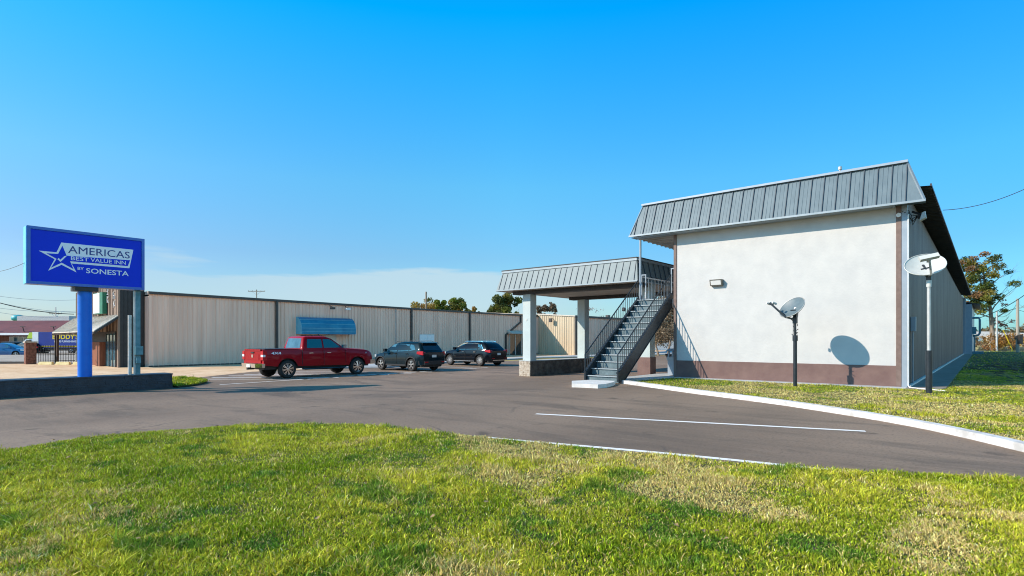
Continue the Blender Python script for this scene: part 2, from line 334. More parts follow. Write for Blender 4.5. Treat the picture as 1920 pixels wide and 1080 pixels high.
def spline(pts, n=6):
    out = []; P = [Vector(p) for p in pts]
    for i in range(len(P) - 1):
        p0 = P[max(i - 1, 0)]; p1 = P[i]; p2 = P[i + 1]; p3 = P[min(i + 2, len(P) - 1)]
        for k in range(n):
            t = k / n; out.append(.5 * ((2 * p1) + (p2 - p0) * t + (2 * p0 - 5 * p1 + 4 * p2 - p3) * t * t + (3 * p1 - p0 - 3 * p2 + p3) * t ** 3))
    out.append(P[-1]); return [tuple(p) for p in out]
def text_mb(s, pos, size, bold=.0):
    """letters as a thin solid in a plane; pos(u,v,d) -> 3d, size=(w,h): the text is fitted to the rectangle"""
    c = bpy.data.curves.new('t', 'FONT'); c.body = s; c.size = 1; c.offset = bold; c.resolution_u = 3
    o = bpy.data.objects.new('t', c); sc.collection.objects.link(o); dg = bpy.context.evaluated_depsgraph_get(); me = o.evaluated_get(dg).to_mesh()
    vs = [v.co.copy() for v in me.vertices]; fs = [list(p.vertices) for p in me.polygons]
    x0 = min(v.x for v in vs); x1 = max(v.x for v in vs); y0 = min(v.y for v in vs); y1 = max(v.y for v in vs)
    mb = MB(); mb.add([pos((v.x - x0) / (x1 - x0) * size[0], (v.y - y0) / (y1 - y0) * size[1], 0) for v in vs], fs)
    bpy.data.objects.remove(o); bpy.data.curves.remove(c); return mb
def rib_sheet(mb, p0, p1, nrm, z0, z1, pitch=.3, depth=.035, top=.05, slope=.03, double=False):
    """trapezoid-ribbed metal sheet from p0 to p1 (ab), ribs towards nrm; z1 is a function of the distance along"""
    p0 = Vector(p0); p1 = Vector(p1); Ln = (p1 - p0).length; d = (p1 - p0) / Ln; nrm = Vector(nrm); prof = []; s = 0
    while s < Ln - pitch * .5:
        prof += [(s, 0), (s + pitch - top - 2 * slope, 0), (s + pitch - top - slope, depth), (s + pitch - slope, depth)]; s += pitch
    prof.append((Ln, 0)); vs = []
    for (t, h) in prof:
        p = p0 + d * t + nrm * h; vs += [(p.x, p.y, z0), (p.x, p.y, z1(t))]
    mb.add(vs, [[2 * i, 2 * i + 2, 2 * i + 3, 2 * i + 1] for i in range(len(prof) - 1)]); return mb
def stone_face(mb, p0, p1, nrm, z0, z1, seed=1, hmin=.04, hmax=.08, lmin=.12, lmax=.5, dmax=.03):
    """courses of uneven ledge stones on a wall face"""
    rr = random.Random(seed); p0 = Vector(p0); p1 = Vector(p1); Ln = (p1 - p0).length; d = (p1 - p0) / Ln; nrm = Vector(nrm); z = z0
    while z < z1 - .01:
        h = min(rr.uniform(hmin, hmax), z1 - z); s = 0
        while s < Ln - .005:
            l = min(rr.uniform(lmin, lmax), Ln - s); dp = rr.uniform(.004, dmax)
            a = p0 + d * (s + .003); b = p0 + d * (s + l - .003)
            q = [a - nrm * .02, b - nrm * .02, b + nrm * dp, a + nrm * dp]
            mb.prism([(v.x, v.y, z + .002) for v in q], [(v.x, v.y, z + h - .004) for v in q]); s += l
        z += h
    return mb

# ------------------------------------------------------------------ ground
def build_ground():
    xs = [-3000, -600, -200, -60] + [-16 + .5 * i for i in range(20)] + [0, 60, 200, 600, 3000]
    ys = [-600, -100, -30, 0, 60, 200, 600, 4000]
    mb = MB(); mb.add([(x, y, zg(x) - .012) for y in ys for x in xs], [[j * len(xs) + i, j * len(xs) + i + 1, (j + 1) * len(xs) + i + 1, (j + 1) * len(xs) + i] for j in range(len(ys) - 1) for i in range(len(xs) - 1)])
    structure('ground', mb, 'field', recalc=False)
build_ground()
edge_l = [(-10.4, -24), (-9.2, -21), (-8.6, -20), (-8.05, -19.11), (-8.48, -18.15), (-8.28, -17.14), (-7.78, -16.09), (-6.77, -14.99), (-5.37, -14.49), (-3.91, -14.27), (-1.53, -13.83), (.2, -13.47), (2.25, -12.55), (5, -12.1), (14, -11)]
edge_s = spline(edge_l, 4)
sheet('parking_lot', [(-60, -40), (14, -40), (14, -11), (6, -11.6), (3.7, -12.7)] + [(2.33, -10.2), (.88, -8.4), (-1.17, -6.85), (-2.55, -6.05), (-4.25, -5.18), (-5.8, -4.27), (-7.5, -3.2), (-7.5, -.4), (-7.0, 60), (-22, 60), (-28.4, 18), (-29.4, 2), (-29.2, -5.8), (-25.6, -10.9), (-21.4, -12.5), (-21.4, -30), (-60, -34)], 'asphalt', 0)
sheet('dirt_lot', [(-120, -60), (-21.5, -60), (-21.4, -13.6), (-25.6, -10.9), (-29.2, -5.8), (-29.6, 2), (-31.5, 34), (-36, 120), (-39.4, 120), (-39.4, -7.5), (-41, -9), (-52, -9), (-52.6, -9.5), (-120, -40)], 'dirt', -.004)
sheet('street', [(-53.2, -14), (-90, -40), (-260, -40), (-120, 60), (-70, 40), (-45, -4), (-52.2, -9.2)], 'asphalt_far', .0)
sheet('walkway_strip', [(-27.9, .2), (-26.6, 1.2), (-28.8, 7), (-30.2, 21), (-27.5, 32), (-25, 44), (-27, 60), (-33, 60), (-31.2, 34), (-32.0, 22), (-31.0, 6), (-30.2, 1.0), (-30.4, -2.5), (-29.0, -2.8)], 'concrete', .01, .1)
# curb, pad, apron, slab
curb_pts = spline([(-8.15, -3.0), (-7.57, -3.38), (-5.80, -4.41), (-4.25, -5.32), (-2.55, -6.19), (-1.17, -6.99), (.88, -8.55), (2.33, -10.36), (3.4, -12.3), (5, -13.6)], 5)
sheet('kerb', band(curb_pts, .17, 1), 'curb_white', .0, .11)
sheet('lawn_right', [p for p in band(curb_pts, .16, 1)[len(curb_pts):][::-1]] + [(14, -9), (40, 0), (60, 60), (30, 120), (.8, 120), (.8, 49), (.95, 20), (1.02, .35), (.95, .0), (.12, -.42), (-7.1, -.42), (-7.55, -3.0)], 'lawn', .05)
sheet('entrance_apron', [(-8.6, -3.1), (-7.95, -2.92), (-7.5, -3.05), (-7.05, -.43), (-7.05, 0), (-7.2, 58), (-8.95, 58), (-8.95, 0), (-9.0, -1.6)], 'concrete', .0, .06)
sheet('front_slab', [(-7.04, -.42), (.12, -.42), (.12, .02), (-7.04, .02)], 'concrete', .0, .075)
sheet('side_walkway', [(.12, -.42), (.95, .0), (1.02, .35), (.95, 20), (.8, 49), (.02, 50), (.12, .02)], 'concrete_dark', .0, .07)
sheet('side_footing', [(.115, 0.05), (.2, .05), (.2, 50), (.115, 50)], 'curb_white', .075, .05)
sheet('step_pad', [(-8.06, -5.64), (-7.13, -5.61), (-7.08, -5.2), (-7.25, -4.5), (-7.5, -3.9), (-8.6, -3.7), (-8.9, -4.4)], 'pad_concrete', .0, .12)
sheet('foreground_lawn', edge_s + [(14, -40), (-10.4, -40)], 'lawn', .03)
# painted markings
def line(name, pts, w=.1): sheet(name, band(pts, w, 1), 'line_white', .005)
line('road_marking', [(-4.95, -11.55), (.46, -9.79)], .125)
line('edge_marking', spline([(-3.85, -14.2), (-2.95, -13.98), (-1.6, -13.64), (-.3, -13.38), (.25, -13.3), (.8, -13.2)], 3), .12)
line('bay_marking', [(-21.2, -10.8), (-21.6, -5), (-22.3, 6)], .12)
for k in range(6):
    b0 = -10.3 + 1.0 * k; a0 = -25.3 - .55 * k
    t = (-21.3 - a0) / .765; line('hatch_marking', [(a0, b0), (a0 + .765 * t, b0 + .644 * t)], .2)
line('bay_marking', [(-22.3, 2.2), (-27.8, 2.2)], .1)
line('bay_marking', [(-22.4, 5.0), (-28.3, 5.0)], .1)

# ------------------------------------------------------------------ grass
def vnoise(x, y, s, seed):
    r = np.random.default_rng(seed); g = r.random((256, 256)); x = x / s + 40; y = y / s + 40
    xi = np.floor(x).astype(int); yi = np.floor(y).astype(int); fx = x - xi; fy = y - yi; fx = fx * fx * (3 - 2 * fx); fy = fy * fy * (3 - 2 * fy)
    G = lambda i, j: g[i % 256, j % 256]
    return (G(xi, yi) * (1 - fx) + G(xi + 1, yi) * fx) * (1 - fy) + (G(xi, yi + 1) * (1 - fx) + G(xi + 1, yi + 1) * fx) * fy
def inpoly(px, py, poly):
    ins = np.zeros(len(px), bool); n = len(poly)
    for i in range(n):
        x0, y0 = poly[i]; x1, y1 = poly[(i + 1) % n]
        if y0 == y1: continue
        c = ((y0 > py) != (y1 > py)) & (px < (x1 - x0) * (py - y0) / (y1 - y0) + x0); ins ^= c
    return ins
def grass(name, poly, pa, pb, base_z, hgt, wid, dryness=0.0, dark=0.0):
    m = inpoly(pa + rng.normal(0, .035, len(pa)), pb + rng.normal(0, .035, len(pa)), poly); a = pa[m]; b = pb[m]; n = len(a)
    n1 = vnoise(a, b, 1.3, 3) * .6 + vnoise(a, b, .45, 4) * .4; n2 = vnoise(a, b, .3, 5); n3 = vnoise(a, b, .12, 6)
    nd = .05 * np.clip(a + 4, -3, 3) / 3 + vnoise(a, b, 1.9, 8) * .4 + vnoise(a, b, .55, 9) * .4 + n3 * .2
    clump = np.clip((n2 * .5 + n3 * .5 - .25) * 1.9, .15, 1.3)
    h = hgt * (0.45 + .55 * rng.random(n)) * (.4 + clump) * (1 + .5 * (n1 > .6)); wd = wid * (.6 + .8 * rng.random(n))
    h *= 1 - .3 * (nd > .5); tall = rng.random(n) < .006; h[tall] *= 1.9
    th = rng.random(n) * 2 * np.pi; lean = (.15 + 1.3 * rng.random(n) ** 1.3) * h
    lt = rng.random(n) * 2 * np.pi
    lx = np.cos(lt) * lean; ly = np.sin(lt) * lean
    wx = np.cos(th) * wd / 2; wy = np.sin(th) * wd / 2
    t = np.clip((-a - 7) / 8.5, 0, 1); z = base_z + -.3 * t * t * (3 - 2 * t)
    V = np.empty((n, 5, 3))
    V[:, 0] = np.stack([a - wx, b - wy, z], 1); V[:, 1] = np.stack([a + wx, b + wy, z], 1)
    V[:, 2] = np.stack([a + lx * .38 - wx * .85, b + ly * .38 - wy * .85, z + h * .62], 1); V[:, 3] = np.stack([a + lx * .38 + wx * .85, b + ly * .38 + wy * .85, z + h * .62], 1)
    V[:, 4] = np.stack([a + lx, b + ly, z + h * .95], 1)
    idx = np.arange(n)[:, None] * 5
    quads = (idx + np.array([0, 1, 3, 2])).ravel(); tris = (idx + np.array([2, 3, 4])).ravel()
    me = bpy.data.meshes.new(name); me.vertices.add(n * 5); me.vertices.foreach_set('co', V.ravel())
    me.loops.add(n * 7); me.loops.foreach_set('vertex_index', np.concatenate([quads, tris]).astype(np.int32))
    me.polygons.add(n * 2)
    ls = np.concatenate([np.arange(n) * 4, n * 4 + np.arange(n) * 3]); me.polygons.foreach_set('loop_start', ls.astype(np.int32))
    me.update(calc_edges=True)
    dry = np.clip((nd - (.56 - dryness)) * 6, 0, 1) * .8 + .1; isdry = rng.random(n) < dry
    g1 = np.array([.19, .27, .010]); g2 = np.array([.54, .50, .045]); dk = np.array([.07, .19, .02]); tan = np.array([.68, .50, .22]); tan2 = np.array([.52, .42, .12])
    k = np.clip(n1 * 1.5 - .3 + rng.normal(0, .25, n), 0, 1)[:, None]
    col = g1 * (1 - k) + g2 * k
    dkm = np.clip((vnoise(a, b, .5, 12) * .6 + vnoise(a, b, .17, 13) * .4 - .62 + dark) * 6, 0, .75)[:, None]; col = col * (1 - dkm) + dk * dkm
    kt = rng.random(n)[:, None]; col = np.where(isdry[:, None], tan * kt + tan2 * (1 - kt), col)
    col = np.clip(col * rng.lognormal(.08, .38, n)[:, None], .005, .9)
    C = np.ones((n, 5, 4)); C[:, :, :3] = col[:, None, :]
    ca = me.color_attributes.new('Col', 'FLOAT_COLOR', 'POINT'); ca.data.foreach_set('color', C.ravel())
    me.materials.append(M['grass_blade'])
    o = bpy.data.objects.new(name, me); sc.collection.objects.link(o); o.location = W(0, 0, 0); o.rotation_euler = (0, 0, TH); o['kind'] = 'stuff'
    return o
def scatter(n, y0, y1, power=1.0, half=1.0):
    u = rng.random(n); Y = (y0 ** power + u * (y1 ** power - y0 ** power)) ** (1 / power) if power else y0 * (y1 / y0) ** u
    X = (rng.random(n) * 2 - 1) * (Y * half + .4); X = X - O.x; Y = Y - O.y
    return X * A.x + Y * A.y, X * B.x + Y * B.y
pa, pb = scatter(560000, 3.4, 12.6, .8, .95)
grass('lawn_grass', edge_s + [(14, -40), (-10.4, -40)], pa, pb, .03, .05, .0078, .05)
# the same turf beyond the sides of the picture, sparser
nb_ = 460000; X_ = rng.uniform(-13, 14, nb_); Y_ = rng.uniform(-4, 12.6, nb_); k_ = (Y_ < 3.45) | (np.abs(X_) > Y_ * .94)
X_ = X_[k_] - O.x; Y_ = Y_[k_] - O.y
grass('outer_lawn_grass', edge_s + [(14, -40), (-10.4, -40)], X_ * A.x + Y_ * A.y, X_ * B.x + Y_ * B.y, .03, .05, .016, .05)
rp = [p for p in band(curb_pts, .16, 1)[len(curb_pts):][::-1]] + [(14, -9), (40, 0), (60, 60), (30, 120), (.82, 120), (.82, 49), (.97, 20), (1.04, .36), (.97, -.02), (.15, -.45), (-7.1, -.45), (-7.5, -3.0)]
pa, pb = scatter(520000, 6.5, 26, .6, .95)
grass('verge_grass', rp, pa, pb, .05, .045, .011, .09)
pa, pb = scatter(70000, 24, 70, .5, .95)
grass('far_verge_grass', rp, pa, pb, .05, .08, .03, .03, .1)
isl = [(-21.05, -12.4), (-21.6, -12.5), (-25.6, -11.3), (-25.9, -10.6), (-24.2, -10.4), (-22.7, -10.7), (-21.5, -11.6)]
sheet('verge_island', isl, 'lawn', .02, .05)
pa = rng.uniform(-26, -21, 24000); pb = rng.uniform(-12.6, -10.3, 24000)
grass('island_grass', isl, pa, pb, .07, .11, .018, -.2)
# fallen leaves on the near lawn
mb = MB()
for i in range(90):
    Y = random.uniform(3.8, 9.5); X = random.uniform(-.9, .9) * Y; a, b = AB(X, Y); s = random.uniform(.012, .028); t = random.uniform(0, 6.3); z = .075 + random.uniform(0, .03)
    if not inpoly(np.array([a]), np.array([b]), edge_s + [(14, -40), (-10.4, -40)])[0]: continue
    mb.add([(a + s * math.cos(t + k) * (1 if i2 % 2 else .7), b + s * math.sin(t + k), z + random.uniform(-.01, .015)) for i2, k in enumerate((0, 1.2, 2.5, 3.6, 5))], [[0, 1, 2, 3, 4]])
structure('fallen_leaves', mb, 'leafdry', 'stuff', recalc=False)

# ------------------------------------------------------------------ motel
mo = thing('motel_building', 'two storey motel wing with white stucco end wall, brown band and grey metal mansard', 'building', (-3.5, 0, 0))
wl = part('wall', MB().box(-7.16, -.03, .0, 55, .0, 5.75), 'stucco', mo)
part('base_band', MB().box(-7.17, -.155, -.022, .0, .0, .70), 'brown', mo)
part('corner_trim', MB().box(-.155, -.02, -.03, .02, .0, 5.75), 'brown_trim', mo)
part('corner_trim', MB().box(-7.20, -7.09, -.03, .03, .0, 5.55), 'brown_trim', mo)
part('metal_corner_trim', MB().box(.0, .125, -.035, .06, .07, 5.6).box(-.02, 0, -.02, .03, .07, 5.6), 'trim_grey', mo)
mb = rib_sheet(MB(), (.06, .06), (.06, 50), (1, 0), .07, lambda t: 5.92 - .012 * t, .3, .045)
part('side_wall', mb, 'side_metal', mo, recalc=False)
# front mansard: slanted standing seam panel with a flat back, hips cut at both ends
bl, br, tl, tr = (-8.80, -.5, 5.55), (.57, -.5, 5.49), (-8.48, .02, 6.79), (.11, .02, 6.79)
mb = MB().prism([bl, br, (br[0], .02, br[2]), (bl[0], .02, bl[2])], [tl, tr, (tr[0], .06, tr[2]), (tl[0], .06, tl[2])])
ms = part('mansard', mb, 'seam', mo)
Ns = 24; mb = MB(); mc = MB(); nrm = Vector((0, -1.24, .52)).normalized()
for i in range(Ns + 1):
    a = -8.62 + (8.62 + .12) * i / Ns; t0 = 0; t1 = 1
    if a < -8.5: t1 = (a + 8.80) / .32 * .96
    if a > .11: t1 = (.57 - a) / .46
    zb = 5.55 - .06 * (a + 8.8) / 9.37
    p0 = Vector((a, -.5, zb)) + nrm * .02; p1 = p0 + (Vector((a, .02, 6.79)) + nrm * .02 - p0) * t1 * .97
    mb.beam(p0, p1, .022, .035, nrm)
part('standing_seam', mb, 'seam_shadow', ms)
for i in range(Ns * 3):
    a = -8.62 + (8.62 + .12) * i / (Ns * 3)
    if i % 3 == 0 or a < -8.4: continue
    zb = 5.55 - .06 * (a + 8.8) / 9.37; p0 = Vector((a, -.5, zb)) + nrm * .004; mc.beam(p0, p0 + (Vector((a, .02, 6.79)) + nrm * .004 - p0) * .96, .03, .014, nrm)
part('pencil_rib', mc, 'seam', ms)
part('cap_flashing', MB().beam((-8.52, .0, 6.80), (.14, .0, 6.80), .16, .07), 'trim_grey', ms)
part('drip_edge', MB().beam((-8.83, -.52, 5.53), (.6, -.52, 5.47), .07, .06), 'trim_light', ms)
part('soffit', MB().box(-8.75, -.16, -.48, -.03, 5.46, 5.485), 'trim_light', mo)
part('hip_flashing', MB().beam(br, tr, .06, .05), 'trim_light', ms); part('hip_flashing', MB().beam(bl, tl, .06, .05), 'trim_light', ms)
# left mansard along the gallery and the gallery soffit
mb = MB().prism([(-8.80, .02, 5.54), (-8.74, .02, 5.54), (-8.74, 55, 5.54), (-8.8, 55, 5.54)], [(-8.48, .06, 6.75), (-8.42, .06, 6.75), (-8.42, 55, 6.75), (-8.48, 55, 6.75)])
part('side_mansard', mb, 'seam', mo)
mb = MB().box(-8.74, -7.2, .03, 55, 5.50, 5.54)
for i in range(60): mb.box(-8.74, -7.2, .1 + i * .4, .16 + i * .4, 5.465, 5.499)
part('gallery_soffit', mb, 'soffit', mo)
# roof deck and the ribbed eave on the right
part('roof', MB().prism([(-8.4, .08, 6.35), (.0, .08, 6.05), (.0, 50, 5.8), (-8.4, 50, 6.2)], [(-8.4, .08, 6.45), (.0, .08, 6.12), (.0, 50, 5.87), (-8.4, 50, 6.3)]), 'dark_trim', mo)
mb = MB(); vs = []; nrib = 0; b = .08
prof = []
while b < 50: prof += [(b, 0), (b + .16, 0), (b + .19, -.06), (b + .27, -.06)]; b += .3
for (bb, h) in prof:
    zz = 6.02 - .0042 * bb + h; vs += [(.0, bb, zz + .03), (.68, bb, zz - .02)]
mb.add(vs, [[2 * i, 2 * i + 2, 2 * i + 3, 2 * i + 1] for i in range(len(prof) - 1)])
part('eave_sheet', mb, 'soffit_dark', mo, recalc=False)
part('eave_edge', MB().prism([(.66, .08, 5.99), (.70, .08, 5.99), (.70, 50, 5.79), (.66, 50, 5.79)], [(.66, .08, 6.06), (.70, .08, 6.06), (.70, 50, 5.86), (.66, 50, 5.86)]), 'dark_trim', mo)
# gallery: slab, posts, railing, doors
part('gallery_slab', MB().box(-8.98, -7.2, .62, 55, 2.93, 3.08), 'concrete', mo)
for i in range(6): part('roof_post', MB().tube([(-8.80, .38 + i * 8.5, .06 if i else 3.0), (-8.80, .38 + i * 8.5, 5.5)], .045, 10), 'trim_grey', mo, 40)
mb = MB().beam((-8.9, .7, 4.05), (-8.9, 55, 4.05), .05, .05).beam((-8.9, .7, 3.18), (-8.9, 55, 3.18), .04, .04)
for i in range(180): mb.beam((-8.9, .7 + i * .3, 3.18), (-8.9, .7 + i * .3, 4.05), .02, .02)
part('gallery_railing', mb, 'white_paint', mo)
for z in (.06, 3.08):
    for i in range(5):
        d = part('door', MB().box(-7.2, -7.165, 3 + i * 8, 3.95 + i * 8, z, z + 2.05), 'trim_grey', mo)
        part('handle', MB().box(-7.24, -7.2, 3.06 + i * 8, 3.14 + i * 8, z + .98, z + 1.02), 'chrome', d)
        wd_ = part('window', MB().box(-7.2, -7.165, 4.6 + i * 8, 6.4 + i * 8, z + .8, z + 2.05), 'white_paint', mo)
        part('pane', MB().box(-7.205, -7.2, 4.7 + i * 8, 6.3 + i * 8, z + .9, z + 1.95), 'glass', wd_)
# wall lamp
lp = part('wall_light', MB().prism([(-5.76, -.01, 3.43), (-5.32, -.01, 3.43), (-5.32, -.01, 3.65), (-5.76, -.01, 3.65)], [(-5.76, -.13, 3.43), (-5.32, -.13, 3.43), (-5.32, -.20, 3.65), (-5.76, -.20, 3.65)]), 'bronze', mo)
part('lens', MB().prism([(-5.72, -.140, 3.46), (-5.36, -.140, 3.46), (-5.36, -.19, 3.61), (-5.72, -.19, 3.61)], [(-5.72, -.150, 3.457), (-5.36, -.150, 3.457), (-5.36, -.20, 3.607), (-5.72, -.20, 3.607)]), 'plate', lp)
# flood lamp with cables at the top of the right corner
fl = part('flood_light', MB().beam((.16, .9, 5.45), (.42, .9, 5.3), .06, .06).box(.3, .5, .8, 1.0, 5.22, 5.3), 'black_plastic', mo)
part('lamp_head', MB().prism([(.36, .72, 5.12), (.52, .72, 5.2), (.52, .98, 5.2), (.36, .98, 5.12)], [(.42, .76, 5.36), (.5, .76, 5.4), (.5, .94, 5.4), (.42, .94, 5.36)]), 'white_paint', fl)
mb = MB()
for k in range(4):
    r_ = random.Random(k); mb.tube([(.0 + .06 * k, -.06, 5.32 - .05 * k), (.15, .1, 5.35 - .06 * k), (.17, .35 + .1 * k, 5.2 + r_.uniform(-.1, .1)), (.2, .7, 5.3 - .1 * k), (.3, .9, 5.3)], .012, 5)
part('cable', mb, 'black_plastic', mo, 40)
part('junction_disc', MB().lathe([(.06, -.02), (.07, .0), (.03, .02)], 'y', (-.09, -.05, 5.22), 14), 'white_paint', mo, 40)
mtr = part('meter_box', MB().box(.11, .24, 1.05, 1.25, 1.75, 2.2).tube([(.16, 1.15, .1), (.16, 1.15, 1.75)], .02, 6), 'trim_grey', mo)
part('drain_pipe', MB().tube([(.15, -.06, 5.2), (.15, -.06, .12), (.2, -.15, .07), (1.05, -.72, .06)], .02, 6), 'white_paint', mo, 40)
part('vent_pipe', MB().tube([(-1.85, 1.2, 6.1), (-1.85, 1.2, 7.25)], .03, 8).tube([(-1.85, 1.2, 7.2), (-1.85, 1.2, 7.3)], .06, 8), 'galv', mo, 40)
# ------------------------------------------------------------------ rear annex with duct work
ex = thing('service_annex', 'low blue grey lean-to with ducts at the far end of the motel side wall', 'building', (1, 50, 0))
part('wall', MB().box(.0, .75, 50.1, 62, 0, 4.9).box(-.3, .3, 49.0, 50.1, .0, 5.5), 'trim_grey', ex)
part('roof', MB().prism([(-.2, 50.2, 5.2), (1.35, 50.2, 4.75), (1.35, 62, 4.75), (-.2, 62, 5.2)], [(-.2, 50.2, 5.3), (1.35, 50.2, 4.85), (1.35, 62, 4.85), (-.2, 62, 5.3)]), 'dark_trim', ex)
part('duct', MB().tube([(.75, 51.5, 3.6), (1.25, 51.5, 3.6), (1.32, 51.5, 3.4), (1.32, 51.5, 2.1), (1.2, 51.5, 1.9), (.8, 51.5, 1.8)], .10, 8), 'teal_steel', ex, 40)
part('cooler_box', MB().box(.76, 1.05, 51, 52.4, 2.0, 2.7), 'teal_steel', ex)
part('plinth', MB().box(.76, 1.6, 50.4, 52.6, .0, .3), 'teal_steel', ex)
part('pipe_stack', MB().tube([(.95, 50.5, .3), (.95, 50.5, 1.9)], .05, 6), 'teal_steel', ex)

# ------------------------------------------------------------------ staircase
st = thing('metal_staircase', 'dark metal outdoor staircase rising to the upper gallery', 'staircase', (-8.2, -3.5, 0))
aL, aR, b0, b1, z1 = -8.88, -7.58, -3.50, .55, 3.08
def zs(b): return (b - b0) / (b1 - b0) * z1
for a, nm in ((aL, 'stringer'), (aR, 'stringer')):
    mb = MB()
    q = [(b0 - .12, .06), (b0 + .22, .06), (b1 + .05, z1 - .28), (b1 + .05, z1 + .2), (b1 - .05, z1 + .2), (b0 - .12, .34)]
    mb.prism([(a - .03, y, z) for y, z in q], [(a + .03, y, z) for y, z in q])
    mb.beam((a, b0 - .12, .35), (a, b1, z1 + .22), .10, .03); mb.beam((a, b0 + .24, .05), (a, b1 + .05, z1 - .30), .10, .03)
    part(nm, mb, 'iron', st)
n = 13; rs = z1 / n; run = (b1 - b0) / n
for i in range(n):
    y = b0 + i * run; s_ = part('step', MB().box(aL + .035, aR - .035, y - .02, y + run + .02, (i + 1) * rs - .035, (i + 1) * rs).box(aL + .035, aR - .035, y, y + .02, i * rs + .01, (i + 1) * rs - .036), 'stair_paint', st)
    part('nosing', MB().box(aL + .036, aR - .036, y - .045, y - .021, (i + 1) * rs - .03, (i + 1) * rs + .003), 'nosing', s_)
for a in (aL, aR):
    mb = MB(); hh = .92
    mb.tube([(a, b0 - .1, .1), (a, b0 - .1, .98), (a, b0 + .02, 1.06), (a, b1, z1 + hh + .04)], .024, 8)
    mb.tube([(a, b1, z1 - .1), (a, b1, z1 + hh + .05)], .024, 8)
    k = b0 + .06
    while k < b1 - .05:
        mb.beam((a, k, zs(k) + .25), (a, k, zs(k) + hh + .06), .016, .016); k += .145
    part('railing', mb, 'iron', st, 40)
for (ka, kb, kz) in ((-8.88, -8.70, 4.12), (-7.60, -7.22, 4.28)):
    part('gate_frame', MB().beam((ka, .66, 3.08), (ka, .66, kz), .035, .035).beam((kb, .66, 3.08), (kb, .66, kz), .035, .035).beam((ka - .02, .66, kz), (kb + .02, .66, kz), .04, .04), 'trim_grey', st)
mb = MB()
for k in range(4): mb.beam((-7.53 + k * .09, .66, 3.1), (-7.53 + k * .09, .66, 4.0), .014, .014)
mb.beam((-7.6, .66, 3.98), (-7.22, .66, 3.98), .025, .025)
part('infill_railing', mb, 'iron', st)

# ------------------------------------------------------------------ entrance canopy
ca = thing('entrance_canopy', 'drive-through canopy with grey seamed metal fascia on square posts', 'canopy', (-12.5, 4, -.2))
cl, cr, cf_, cb_, zb, zt = -16.72, -8.99, .5, 8.0, 3.90, 4.86
bot = [(cl, cf_, zb), (cr, cf_, zb), (cr, cb_, zb), (cl, cb_, zb)]; top = [(cl + .12, cf_ + .38, zt), (cr - .22, cf_ + .38, zt), (cr - .22, cb_ - .38, zt), (cl + .12, cb_ - .38, zt)]
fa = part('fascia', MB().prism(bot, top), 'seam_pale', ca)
mb = MB(); nv = Vector((0, -.96, .38)).normalized()
for i in range(24):
    a = cl + .17 + (cr - cl - .34) * i / 23; at_ = min(max(a, cl + .14), cr - .24)
    mb.beam(Vector((a, cf_, zb + .03)) + nv * .015, Vector((at_ + .0, cf_ + .34, zt - .1)) + nv * .012, .016, .02, nv)
nv2 = Vector((.96, 0, .22)).normalized()
for i in range(15):
    b = cf_ + .3 + (cb_ - cf_ - .6) * i / 14; bt = min(max(b, cf_ + .4), cb_ - .4)
    mb.beam(Vector((cr, b, zb + .03)) + nv2 * .015, Vector((cr - .2, bt, zt - .1)) + nv2 * .015, .022, .04, nv2)
nv3 = Vector((-.96, 0, .12)).normalized()
for i in range(15):
    b = cf_ + .3 + (cb_ - cf_ - .6) * i / 14; mb.beam(Vector((cl, b, zb + .03)) + nv3 * .015, Vector((cl + .11, min(max(b, cf_ + .4), cb_ - .4), zt - .1)) + nv3 * .015, .022, .04, nv3)
part('standing_seam', mb, 'seam_shadow', fa)
mb = MB(); q = [(cl + .10, cf_ + .36), (cr - .20, cf_ + .36), (cr - .20, cb_ - .36), (cl + .10, cb_ - .36)]
for i in range(4):
    p, r_ = q[i], q[(i + 1) % 4]; mb.beam((p[0], p[1], zt - .03), (r_[0], r_[1], zt - .03), .1, .1)
part('cap_flashing', mb, 'trim_light', fa)
mb = MB()
for i in range(4):
    p, r_ = q[i], q[(i + 1) % 4]; mb.beam((p[0], p[1], zt + .045), (r_[0], r_[1], zt + .045), .14, .035)
part('gravel_stop', mb, 'dark_trim', fa)
mb = MB(); q = [(cl, cf_ - .01), (cr + .01, cf_ - .01), (cr + .01, cb_), (cl, cb_)]
for i in range(4):
    p, r_ = q[i], q[(i + 1) % 4]; mb.beam((p[0], p[1], zb - .01), (r_[0], r_[1], zb - .01), .05, .05)
part('drip_edge', mb, 'trim_light', fa)
mb = MB()
for i in range(26): mb.box(cl + .05 + i * .29, cl + .33 + i * .29, cf_ + .06, cb_ - .06, zb - .03, zb - .006)
part('soffit', mb, 'soffit', ca)
part('beam', MB().box(cl + .6, cr - .1, 1.05, 1.6, zb - .2, zb - .032), 'black_beam', ca)
part('beam', MB().box(cl + .6, cr - .1, 6.0, 6.5, zb - .2, zb - .032), 'black_beam', ca)
p = part('post', MB().box(-15.52, -15.05, 1.12, 1.6, .46, zb - .21), 'stucco_post', ca)
part('outlet', MB().box(-15.33, -15.25, 1.1, 1.12, 2.4, 2.5), 'galv', p)
part('post', MB().box(-15.52, -15.05, 5.95, 6.4, .46, zb - .21), 'stucco_post', ca)
for b in (1.9, 6.0):
    p = part('post', MB().box(-9.68, -9.14, b, b + .48, .72, zb - .032), 'stucco_post', ca)
    part('post_base', MB().box(-9.71, -9.11, b - .03, b + .51, -.05, .72), 'brown', p)
sw = thing('stone_wall', 'low stacked stone wall between the two left canopy posts', 'wall', (-15.3, 3.8, -.3))
part('core', MB().box(-15.63, -14.99, 1.02, 6.5, -.35, .43), 'stone_shade', sw)
part('side_stones', stone_face(MB(), (-14.99, 1.03), (-14.99, 6.5), (1, 0), -.3, .43, 3), 'stone_shade', sw)
